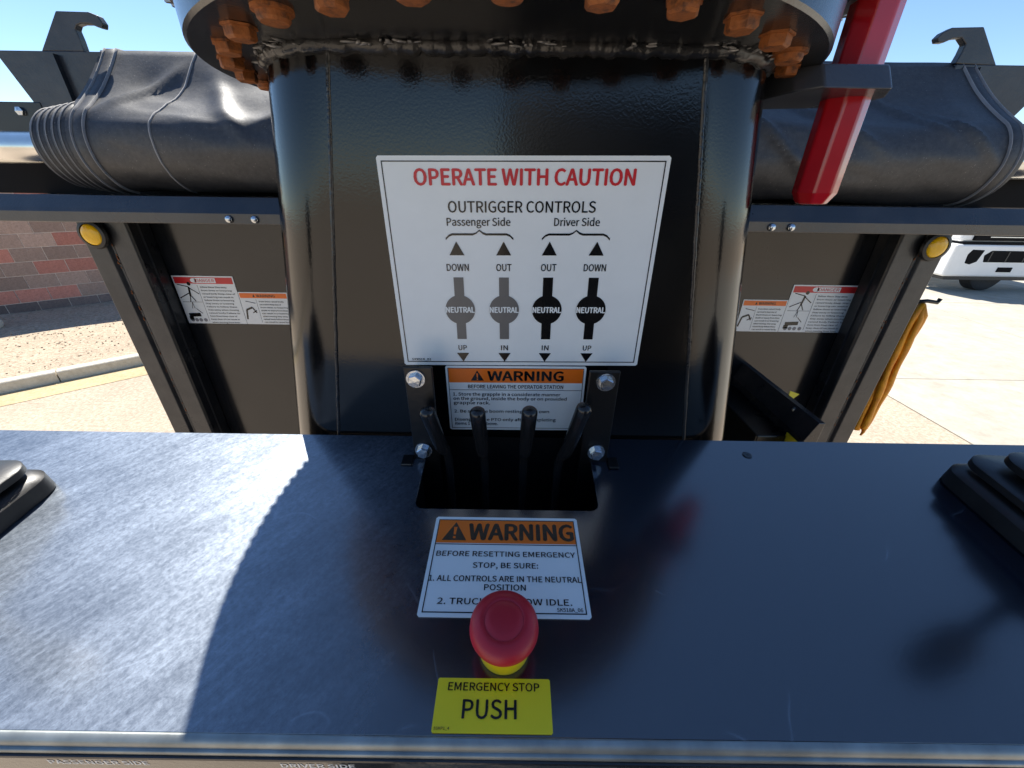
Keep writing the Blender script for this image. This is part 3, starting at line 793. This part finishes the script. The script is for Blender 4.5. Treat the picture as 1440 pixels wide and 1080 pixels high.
# red pin / cylinder hanging through the lug
rp = empty('red_cylinder', 'glossy red steel cylinder hanging upright through the lug right of the column', 'hydraulic cylinder', loc=(.387, .562, 2.48))
b = bmesh.new(); lathe(b, [(.001, -.003), (.0175, -.002), (.0250, .011), (.0250, .62), (.001, .62)], 8, Matrix.Rotation(R(12), 4, 'Z')); obj('barrel', b, 'red_paint', rp, bev=.0022, seg=3)
b = bmesh.new(); lathe(b, [(.034, .62), (.036, .63), (.036, .70), (.033, .71), (.001, .71)], 24); obj('collar', b, 'dark', rp, smooth=True, auto=35)

# crane upper works, above the picture, with shade boxes added over the boom
cr_ = empty('crane_superstructure', 'black crane turret with boom and added shade boxes above the slewing ring', 'crane', loc=(0, .66, 2.75))
def cpart(name, bm, mat, **k):
    bmesh.ops.transform(bm, matrix=Matrix.Translation((0, -.66, -2.75)), verts=bm.verts); return obj(name, bm, mat, cr_, **k)
b = bmesh.new(); lathe(b, [(.2, 2.7245), (.402, 2.7245), (.402, 2.80), (.2, 2.80)], 64, Matrix.Translation((-.008, .66, 0))); cpart('turntable', b, 'ring', smooth=True, auto=30)
b = bmesh.new(); prism(b, [(.46, 2.80), (.88, 2.80), (.92, 3.5), (.74, 3.8), (.52, 3.5)], 'x', -.2, .2); cpart('turret', b, 'ring', bev=.02)
b = bmesh.new(); tube(b, [(0, .78, 3.55), (-.12, 1.5, 4.35), (-.2, 2.35, 5.25)], [.17, .16, .14], 4); cpart('boom', b, 'ring', bev=.01)
b = bmesh.new(); box(b, -.90, .50, 1.95, 2.38, 5.10, 5.45); cpart('shade_box', b, 'ring', bev=.03)  # unseen box added to shade the console's right side and the tarp
b = bmesh.new(); box(b, -.90, .55, 2.40, 2.90, 5.05, 5.40); cpart('shade_box_rear', b, 'ring', bev=.03)  # second unseen box, widens the added shade
for x in (-.27, .27):
    b = bmesh.new(); tube(b, [(x, .60, 2.83), (x * 1.1, .66, 3.6)], .045, 16); cpart('lift_cylinder', b, 'red_paint', smooth=True, auto=40)

# ================================================================== CONTROL CONSOLE
cs = empty('control_console', 'wide black control console with scuffed top in front of the crane column', 'control console', loc=(0, .128, 2.14))
SL = .1
def dz(y): return 2.173 + SL * (y - .463)
def kpart(name, bm, mat, parent=None, **k):
    bmesh.ops.transform(bm, matrix=Matrix.Translation((0, -.128, -2.14)), verts=bm.verts); return obj(name, bm, mat, parent or cs, **k)
XW = .90; YB = .4585
# top plate (local: flat in x,y; z by slope) with the lever opening, folded front edge
T = .004
cut = [(-.1155, YB), (-.1125, .3420), (-.1105, .3365), (-.1065, .3335), (-.1005, .3325), (.0935, .3330), (.0995, .3340), (.1025, .3370), (.1045, .3425), (.1085, YB)]
yf = .1305
b = bmesh.new()
yc = .3325
loop = {}
def dv(x, y, z):
    k = (round(x, 5), round(y, 5), z)
    if k not in loop: loop[k] = b.verts.new((x, y, dz(y) + z))
    return loop[k]
pieces = [[(-XW, yf), (XW, yf), (XW, yc), (.0935, yc), (-.1005, yc), (-XW, yc)],
          [(-XW, yc), (-.1005, yc), (-.1065, .3335), (-.1105, .3365), (-.1125, .3420), (-.1155, YB), (-XW, YB)],
          [(XW, yc), (XW, YB), (.1085, YB), (.1045, .3425), (.1025, .3370), (.0995, .3340), (.0935, yc)]]
for P_ in pieces:
    b.faces.new([dv(x, y, 0) for x, y in P_]); b.faces.new([dv(x, y, -T) for x, y in P_][::-1])
rim_ = [(-XW, yf), (XW, yf), (XW, yc), (XW, YB), (.1085, YB), (.1045, .3425), (.1025, .3370), (.0995, .3340), (.0935, yc), (-.1005, yc), (-.1065, .3335), (-.1105, .3365), (-.1125, .3420), (-.1155, YB), (-XW, YB), (-XW, yc)]
for k in range(len(rim_)):
    p_, q_ = rim_[k], rim_[(k + 1) % len(rim_)]
    b.faces.new([dv(*p_, 0), dv(*q_, 0), dv(*q_, -T), dv(*p_, -T)])
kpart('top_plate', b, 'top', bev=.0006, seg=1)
# folded front edge + front panel as one profile
zf = dz(yf); pr = []
for k in range(0, 9):
    a = R(90 + k * 90 / 8); pr.append((yf - .0001 + .006 * cos(a), zf - .006 + .006 * sin(a)))
edge = pr + [(yf - .0061, 2.1325), (yf - .0021, 2.1325)] + [(p[0] + .004, p[1] - .004) for p in reversed(pr[:])]
b = bmesh.new(); prism(b, edge, 'x', -XW, XW)
M['edge'] = black_paint('console_edge_paint', .14, .1, .15, 240, .02)
M['worn_edge'] = simple('worn_bare_edge', (.30, .32, .31), .42, metal=.6, var=.35, vscale=22, bumps=.1)
kpart('front_edge', b, 'worn_edge', smooth=True, auto=60)
b = bmesh.new(); prism(b, [(.1232, 2.1315), (.1222, 2.1305), (.1222, 2.1275), (.1235, 2.1262), (.128, 2.1262), (.128, 2.1315)], 'x', -XW, XW); kpart('lower_flange', b, 'worn_edge', smooth=True, auto=60)
b = bmesh.new(); prism(b, [(.1245, 2.1260), (.1210, 2.1255), (.1205, 2.1240), (.1205, 1.62), (.1245, 1.62)], 'x', -XW, XW); kpart('front_panel', b, 'edge')
for sgn in (-1, 1):
    b = bmesh.new(); prism(b, [(.128, 1.62), (YB - .004, 1.62), (YB - .004, dz(YB) - .006), (.128, dz(.128) - .006)], 'x', *(sorted((sgn * XW, sgn * (XW - .004))))); kpart('side_panel', b, 'edge')
b = bmesh.new(); box(b, -XW + .01, XW - .01, YB - .012, YB - .008, 1.62, dz(YB) - .03); 
b.free()
# lever well: dark box under the opening
b = bmesh.new()
prism(b, [(-.125, .322), (.125, .322), (.125, .3255), (-.125, .3255)], 'z', 1.95, 2.153)
prism(b, [(-.125, .3256), (-.1215, .3256), (-.1215, YF - .0075), (-.125, YF - .0075)], 'z', 1.95, 2.153)
prism(b, [(.1215, .3256), (.125, .3256), (.125, YF - .0075), (.1215, YF - .0075)], 'z', 1.95, 2.153)
prism(b, [(-.1214, .3256), (.1214, .3256), (.1214, YF - .0075), (-.1214, YF - .0075)], 'z', 1.95, 1.954)
prism(b, [(-.1214, .4560), (.1214, .4560), (.1214, .4580), (-.1214, .4580)], 'z', 1.954, 2.1735)
kpart('lever_well', b, 'well')
# small hole in the top, right of the column
b = bmesh.new(); lathe(b, [(.001, .0006), (.0050, .0006), (.0062, .0002)], 20, Matrix.Translation((.3247, .4285, dz(.4285) + .0003)) @ Matrix.Rotation(atan2(SL, 1), 4, 'X'), cap=False); kpart('drain_hole', b, 'ink')

# ================================================================== LEVER BANK
lb = empty('outrigger_lever_bank', 'bank of four black outrigger levers in a bracket at the foot of the column', 'lever bank', loc=(0, .44, 2.0))
linv = Matrix.Translation((0, -.44, -2.0))
def lpart(name, bm, mat, parent=None, **k):
    bmesh.ops.transform(bm, matrix=linv, verts=bm.verts); return obj(name, bm, mat, parent or lb, **k)
for x0, x1, zt, xo in ((-.1290, -.0945, 2.304, -.1290), (.0915, .1285, 2.302, .1255)):
    b = bmesh.new(); box(b, x0, x1, .4125, .4165, 2.02, zt); ear = lpart('bracket_ear', b, 'dark', bev=.0015)
    b = bmesh.new(); box(b, xo, xo + .003, .4168, .4555, 2.175, zt - .02); lpart('bracket_web', b, 'dark', bev=.0008)
for x0, x1 in ((-.1440, -.1292), (.1287, .1420)):
    b = bmesh.new(); prism(b, [(x0, .398), (x1, .398), (x1, .4165), (x0, .4165)], 'z', .0008, .0040)
    for v in b.verts: v.co.z += dz(v.co.y)
    lpart('bracket_foot', b, 'dark', bev=.001)
for x, z in ((-.1150, 2.289), (.1120, 2.288), (-.1150, 2.1835), (.1120, 2.1845)):
    bo = empty('bolt', loc=(x, .4123 - .44, z - 2.0)); bo.parent = lb
    rot = Matrix.Rotation(pi / 2, 4, 'X')
    b = bmesh.new(); lathe(b, [(.004, 0), (.0112, 0), (.0116, .0012), (.0112, .0024), (.004, .0024)], 32, rot); obj('washer', b, 'zinc', bo, smooth=True, auto=35)
    b = bmesh.new(); lathe(b, [(.0084, .0025), (.0084, .0080), (.0074, .0094), (.001, .0098)], 6, rot @ Matrix.Rotation(random.random(), 4, 'Z')); obj('hex_head', b, 'zinc', bo)
# valve block and spool ends inside the well
b = bmesh.new(); box(b, -.088, .092, .385, .430, 1.957, 2.035); vb = lpart('valve_block', b, 'dark', bev=.004)
for i, x in enumerate((-.066, -.022, .022, .066)):
    b = bmesh.new(); lathe(b, [(.011, 0), (.011, .02), (.007, .024), (.007, .04), (.001, .041)], 16, Matrix.Translation((x, .385, 2.005)) @ Matrix.Rotation(pi / 2, 4, 'X')); lpart('spool_end', b, 'zinc', smooth=True, auto=35)
for x in (-.050, -.020, .014):
    b = bmesh.new(); box(b, x, x + .017, .3262, .3300, 2.128, 2.146); lpart('clip', b, 'zinc', bev=.001)
# levers
LV = [((-.083, .415, 2.03), (-.083, .412, 2.165), (-.0905, .404, 2.198), (-.101, .395, 2.252)),
      ((-.035, .415, 2.03), (-.035, .410, 2.165), (-.037, .402, 2.195), (-.0405, .392, 2.254)),
      ((.017, .415, 2.03), (.017, .410, 2.165), (.0185, .402, 2.195), (.0215, .392, 2.256)),
      ((.064, .415, 2.03), (.064, .412, 2.160), (.073, .404, 2.195), (.086, .395, 2.260))]
def smooth_path(P, n_=7):
    P = [Vector(p) for p in P]; P = [P[0] * 2 - P[1]] + P + [P[-1] * 2 - P[-2]]; out = []
    for i in range(1, len(P) - 2):
        for k in range(n_):
            t = k / n_; a, b_, c, d = P[i - 1], P[i], P[i + 1], P[i + 2]
            out.append(.5 * ((2 * b_) + (c - a) * t + (2 * a - 5 * b_ + 4 * c - d) * t * t + (3 * b_ - a - 3 * c + d) * t ** 3))
    out.append(P[-2]); return out
for P in LV:
    lv = empty('lever', loc=(P[0][0], P[0][1] - .44, P[0][2] - 2.0)); lv.parent = lb
    inv = Matrix.Translation(-Vector(P[0]))
    path = smooth_path(P); k0 = int(len(path) * .50)
    b = bmesh.new(); tube(b, path[:k0 + 2], .0058, 14); bmesh.ops.transform(b, matrix=inv, verts=b.verts); obj('shaft', b, 'grip', lv, smooth=True, auto=50)
    b = bmesh.new(); gp = path[k0:]; nn = len(gp); rr = []
    for k in range(nn): rr.append(.0082 + .0016 * k / nn)
    d_ = (gp[-1] - gp[-2]).normalized()
    for e, f in ((.003, .93), (.0055, .72), (.0072, .40), (.0078, .08)): gp = gp + [path[-1] + d_ * e]; rr.append(.0098 * f)
    tube(b, gp, rr, 18); bmesh.ops.transform(b, matrix=inv, verts=b.verts); obj('grip', b, 'grip', lv, smooth=True, auto=60)

# ================================================================== EMERGENCY STOP
en = Vector((0, -SL, 1)).normalized()
es = empty('emergency_stop_button', 'red mushroom emergency stop button on a yellow collar', 'push button')
es.matrix_world = aim((-.0035, .1900, dz(.19) + .0006), en, (1, 0, 0))
b = bmesh.new(); lathe(b, [(.001, 0), (.0215, 0), (.0215, .0120), (.0205, .0150), (.0180, .0160), (.001, .0160)], 48); obj('collar', b, 'yellow_plastic', es, smooth=True, auto=35)
b = bmesh.new(); lathe(b, [(r_, z_ + .004) for r_, z_ in [(.001, .0122), (.0125, .0122), (.0125, .0200), (.020, .0215), (.0262, .0245), (.0280, .0290), (.0274, .0340), (.0248, .0380), (.0200, .0404), (.0163, .0412), (.0155, .0405), (.0147, .0411), (.0100, .0420), (.001, .0422)]], 64)
obj('cap', b, 'red_plastic', es, smooth=True, auto=70)

# ================================================================== SIGNS ON THE COLUMN
zF = YF - .0006
d = Decal('outrigger_controls_sign', 'white OPERATE WITH CAUTION outrigger controls sign on the crane column', 'white', (-.1410, zF, 2.2840), (1, 0, .012), (0, 0, 1))
W, Hh = .3040, .2370
def rr_rect(W, H_, r=.002): return [(r, 0), (W - r, 0), (W, r), (W, H_ - r), (W - r, H_), (r, H_), (0, H_ - r), (0, r)]
d.plate(rr_rect(W, Hh), 'white', .0012)
d.frame('border', 'ink', .0045, .0045, W - .0045, Hh - .0045, .0011)
d.text('title_lettering', 'redink', 'OPERATE WITH CAUTION', W * .505, .2100, .0150, .232, bold=.012)
d.text('lettering', 'ink', 'OUTRIGGER CONTROLS', W * .497, .1835, .0110, .160)
d.text('lettering', 'ink', 'Passenger Side', .1035, .1700, .0078, .070)
d.text('lettering', 'ink', 'Driver Side', .2120, .1700, .0078, .050)
def brace(x0, x1, y):
    n_ = 20; xm = (x0 + x1) / 2
    up = []; lo = []
    for k in range(n_ + 1):
        t = k / n_; x = x0 + (x1 - x0) * t; q = abs(t - .5) * 2
        yy = y + (.0042 * max(0, 1 - q * 7)) - (.0050 * max(0, q - .86) / .14) ** 1.0
        th = .0011 if q > .1 else .0008
        up.append((x, yy + th)); lo.append((x, yy - th))
    for k in range(n_): d.poly(('brace', x0), 'ink', [lo[k], lo[k + 1], up[k + 1], up[k]], .0006)
brace(.0660, .1420, .1610); brace(.1740, .2500, .1610)
cols = [(.0775, 'glare_ink'), (.1310, 'glare_ink'), (.1830, 'ink'), (.2365, 'ink')]  # left pair coloured grey for the glare on black ink
lab = [('DOWN', 'UP'), ('OUT', 'IN'), ('OUT', 'IN'), ('DOWN', 'UP')]
for (x, mt), (u_, l_) in zip(cols, lab):
    d.poly(('arrow', x), 'ink', [(x - .0085, .1385), (x + .0085, .1385), (x, .1535)], .0006)
    d.text('lettering', 'ink', u_, x, .1210, .0078, .0255 if u_ == 'DOWN' else .0175)
    d.rect(('slot', x), mt, x - .0058, .0365, x + .0058, .1135, .0005)
    d.poly(('slot_disc', x), mt, [(x + .0180 * cos(a), .0745 + .0180 * sin(a)) for a in [k * 2 * pi / 40 for k in range(40)]], .0007)
    d.text('neutral_lettering', 'white', 'NEUTRAL', x, .0712, .0068, .0345, lift=.0009, bold=.02)
    d.text('lettering', 'ink', l_, x, .0215, .0066, .0105 if l_ == 'UP' else .0085)
    d.poly(('arrow', -x), 'ink', [(x - .0078, .0175), (x + .0078, .0175), (x, .0055)], .0006)
d.text('fine_print', 'ink', '5XX018_01', .0105, .0068, .0030, .0250, align='L')
d.done()

d = Decal('operator_station_warning', 'orange headed WARNING label on the column directly behind the four levers', 'white', (-.0875, zF, 2.1830), (1, 0, .008), (0, 0, 1))
W, Hh = .1860, .1005
d.plate(rr_rect(W, Hh), 'white', .0010)
d.frame('border', 'ink', .003, .003, W - .003, Hh - .003, .0006)
d.rect('header', 'orange', .0038, Hh - .0245, W - .0038, Hh - .0038, .0003)
warn_tri(d, W * .225, Hh - .0215, .0150)
d.text('header_lettering', 'ink', 'WARNING', W * .57, Hh - .0210, .0135, .100, bold=.02)
d.rect('rule', 'ink', .0038, Hh - .0360, W - .0038, Hh - .0354)
d.text('lettering', 'ink', 'BEFORE LEAVING THE OPERATOR STATION', W * .5, Hh - .0330, .0052, .128)
for k, (s_, wd_) in enumerate((('1. Store the grapple in a considerate manner', .146), ('on the ground, inside the body or on provided', .155), ('grapple rack.', .050), ('', 0), ('2. Be sure the boom resting on its own', .132), ('', 0), ('Disengage the PTO only after completing', .142), ('items 1 and 2 above.', .060))):
    if s_: d.text('lettering', 'ink', s_, .0080, Hh - .0445 - k * .0068, .0046, wd_, align='L')
d.done()

# labels on the console top
dn = Vector((0, 1, SL)).normalized()
def desk_origin(x, y): return (x, y, dz(y) + .0004)
d = Decal('emergency_reset_warning', 'white WARNING label on the console top, half behind the red mushroom button', 'white', desk_origin(-.0834, .2122), (1, 0, 0), dn)
W, Hh = .1590, .1085
d.plate(rr_rect(W, Hh), 'white', .0008)
d.frame('border', 'ink', .0038, .0038, W - .0038, Hh - .0038, .0009)
d.rect('header', 'orange', .0048, Hh - .0330, W - .0048, Hh - .0048, .0003)
d.rect('rule', 'ink', .0048, Hh - .0350, W - .0048, Hh - .0342, .0004)
warn_tri(d, .0235, Hh - .0300, .0225)
d.text('header_lettering', 'ink', 'WARNING', .0955, Hh - .0290, .0195, .1130, bold=.016)
for s_, x, y, w_ in (('BEFORE RESETTING EMERGENCY', W * .5, .0600, .144), ('STOP, BE SURE:', W * .5, .0475, .066), ('1. ALL CONTROLS ARE IN THE NEUTRAL', W * .5, .0335, .150), ('POSITION', W * .5, .0250, .040), ('2. TRUCK IS AT LOW IDLE.', W * .5, .0115, .126)):
    d.text('lettering', 'ink', s_, x, y, .0056, w_)
d.text('fine_print', 'ink', 'SK518A_06', .128, .0060, .0032, .024, align='L')
d.done()
d = Decal('emergency_stop_label', 'yellow EMERGENCY STOP PUSH label at the front edge of the console', 'yellow', desk_origin(-.0556, .1322), (1, 0, 0), dn)
W, Hh = .0895, .0342
d.plate(rr_rect(W, Hh, .001), 'yellow', .0008)
d.text('lettering', 'ink', 'EMERGENCY STOP', W * .5, .0258, .0052, .0720)
d.text('lettering', 'ink', 'PUSH', W * .47, .0085, .0115, .0410)
d.text('fine_print', 'ink', '5SKP1_4', .0015, .0018, .0016, .0115, align='L')
d.done()
# lettering on the front panel of the console, just inside the lower frame edge
def front_label(name, label, s_, x, z, w_, plate=False):
    d = Decal(name, label, 'white', (x, .12045, z), (1, 0, 0), (0, 0, 1)); d.t = 0
    if plate:
        d.plate([(0, -.02), (w_, -.02), (w_, .010), (w_ - .004, .014), (.004, .014), (0, .010)], 'white', .0008)
        d.frame('border', 'ink', .003, -.018, w_ - .003, .011, .0008); d.text('lettering', 'ink', s_, w_ / 2, .001, .006, w_ * .75)
    else: d.text('lettering', 'white', s_, 0, 0, .0058, w_, align='L', bold=.01, lift=.0001)
    return d.done()
front_label('passenger_side_lettering', 'white PASSENGER SIDE lettering on the console front panel', 'PASSENGER SIDE', -.335, 2.1160, .073)
front_label('driver_side_lettering', 'white DRIVER SIDE lettering on the console front panel', 'DRIVER SIDE', -.165, 2.1155, .054)
front_label('white_front_label', 'white rounded label at the right end of the console front panel', 'CONTROL', .272, 2.1110, .066, True)

# ================================================================== JOYSTICK BOOTS
def boot(name, label, x, y, rz, knob=True):
    t = empty(name, label, 'joystick boot')
    t.matrix_world = aim((x, y, dz(y) + .0005), en, (1, 0, 0)) @ Matrix.Rotation(rz, 4, 'Z')
    def rsq(h, r, n_=7):
        out = []
        for cx, cy_, a0 in ((h - r, h - r, 0), (-(h - r), h - r, pi / 2), (-(h - r), -(h - r), pi), (h - r, -(h - r), 1.5 * pi)):
            for k in range(n_ + 1): a = a0 + pi / 2 * k / n_; out.append((cx + r * cos(a), cy_ + r * sin(a)))
        return out
    def layer(prof_, nm):
        b = bmesh.new(); prev = None
        for h, z in prof_:
            ring = [b.verts.new((px, py, z)) for px, py in rsq(h, min(.024, h * .4))]
            if prev:
                for k in range(len(ring)): b.faces.new((prev[k], prev[(k + 1) % len(ring)], ring[(k + 1) % len(ring)], ring[k]))
            else: b.faces.new(ring[::-1])
            prev = ring
        b.faces.new(prev); return obj(nm, b, 'rubber', t, smooth=True, auto=40)
    layer([(.093, 0), (.0950, .0015), (.0945, .020), (.0885, .0265), (.080, .0275)], 'base_flange')
    z = .0265; h = .0885
    for k in range(4):
        layer([(h - .022, z + .0012), (h - .012, z + .0050), (h - .0015, z + .0062), (h, z + .0075), (h, z + .0150), (h - .0012, z + .0162), (h - .016, z + .0172), (h - .026, z + .0200)], 'pleat')
        z += .0195; h -= .0150
    b = bmesh.new(); lathe(b, [(.018, z), (.012, z + .01), (.009, z + .03), (.009, z + .12), (.001, z + .12)], 20); obj('stem', b, 'dark', t, smooth=True, auto=40)
    b = bmesh.new(); lathe(b, [(.010, z + .10), (.022, z + .12), (.026, z + .16), (.024, z + .21), (.015, z + .235), (.001, z + .24)], 28); obj('handle', b, 'rubber', t, smooth=True, auto=50)
    return t
boot('joystick_boot', 'pleated black rubber joystick boot in sunlight at the left end of the console', -.640, .268, R(2))
boot('joystick_boot', 'pleated black rubber joystick boot in shade at the right end of the console', .640, .300, R(-3))

# ================================================================== EQUIPMENT COVER, STRAPS
ec = empty('equipment_cover', 'dark folded steel cover with yellow stickers right of the column', 'cover', loc=(.80, 1.0, 1.6))
def epart(name, bm, mat, parent=None, **k):
    bmesh.ops.transform(bm, matrix=Matrix.Translation((-.80, -1.0, -1.6)), verts=bm.verts); return obj(name, bm, mat, parent or ec, **k)
b = bmesh.new(); prism(b, [(.795, 1.955), (.812, 1.955), (.812, 1.60), (.775, 1.60), (.775, 1.900)], 'y', .845, 1.30)
M['cover'] = black_paint('cover_paint', .22, .2, .2, 240, .022); epart('cover_plate', b, 'cover', bev=.0015)
b = bmesh.new(); box(b, .690, .7735, .90, 1.30, 1.55, 1.875); epart('motor_housing', b, 'dark', bev=.004)
b = bmesh.new(); prism(b, [(.785, 1.845), (.812, 1.845), (.850, 1.77), (.840, 1.60), (.77, 1.60), (.7735, 1.80)], 'y', .800, .843); epart('end_bracket', b, 'cover', bev=.002)
b = bmesh.new(); box(b, .7725, .7748, .852, .905, 1.80, 1.885); epart('yellow_sticker', b, 'label_y')
b = bmesh.new(); prism(b, [(.815, 1.92), (.845, 1.955), (.815, 1.965)], 'y', 1.0, 1.002)
for v in b.verts: v.co.y += 0
epart('yellow_tab', b, 'label_y')
b = bmesh.new(); lathe(b, [(.008, 0), (.008, .006), (.001, .007)], 6, aim((.793, .935, 1.942), (-1, 0, .3))); epart('bolt', b, 'zinc')
st = empty('orange_strap', 'orange webbing straps hanging in a bundle on the right post of the truck body', 'strap', loc=(1.250, 1.20, 2.165))
for k in range(4):
    b = bmesh.new(); P = []
    for q in range(22):
        t = q / 21; zz = -.005 - .435 * t - .012 * (k % 2)
        P.append((.020 + .016 * cos(k * 1.6 + t * 1.6) + .003 * sin(7 * t + k), .012 * sin(k * 1.6 + t * 1.6) - .02, zz))
    P[0] = (.030, 0, .008)
    tube(b, P, [.0105 + .0018 * sin(q * .9 + k) for q in range(22)], 8)
    for v in b.verts: v.co.y *= .8
    obj('webbing', b, 'strap', st, smooth=True)
b = bmesh.new(); tube(b, [(.0, .0, .015), (.03, -.01, .022), (.062, -.012, .018), (.066, -.012, .03)], .006, 10); obj('hook', b, 'dark', st, smooth=True)
b = bmesh.new(); tube(b, [(.030, -.02, -.44), (.034, -.02, -.462), (.030, -.02, -.475)], [.008, .005, .003], 8); obj('tail', b, 'strap', st, smooth=True)

# ================================================================== UNSEEN DARK BOX, added to darken the column's reflection (behind the eye point)
tc = empty('reflection_box', 'dark truck cab whose rear wall stands behind the operator', 'reflection blocker', loc=(0, -2.2, .9))
b = bmesh.new(); prism(b, [(1.0, 0), (1.0, 1.5), (.8, 2.0), (-.7, 2.05), (-1.1, 1.2), (-1.2, 0)], 'x', -.06, 1.25); obj('box_shell', b, 'dark', tc, bev=.04)
b = bmesh.new(); box(b, .25, .95, .985, 1.01, .95, 1.35); obj('box_glass', b, 'glass', tc, bev=.01)
# ================================================================== OPERATOR PLATFORM (behind the eye point)
op = empty('operator_platform', 'black steel platform on the truck where the operator stands', 'platform', loc=(0, -.5, 1.12))
b = bmesh.new(); box(b, -.20, .80, -.75, -.02, 0, .03); obj('deck', b, 'dark', op, bev=.003)
b = bmesh.new(); box(b, -.15, .75, -.50, -.44, -.6, -.002); obj('support', b, 'dark', op)
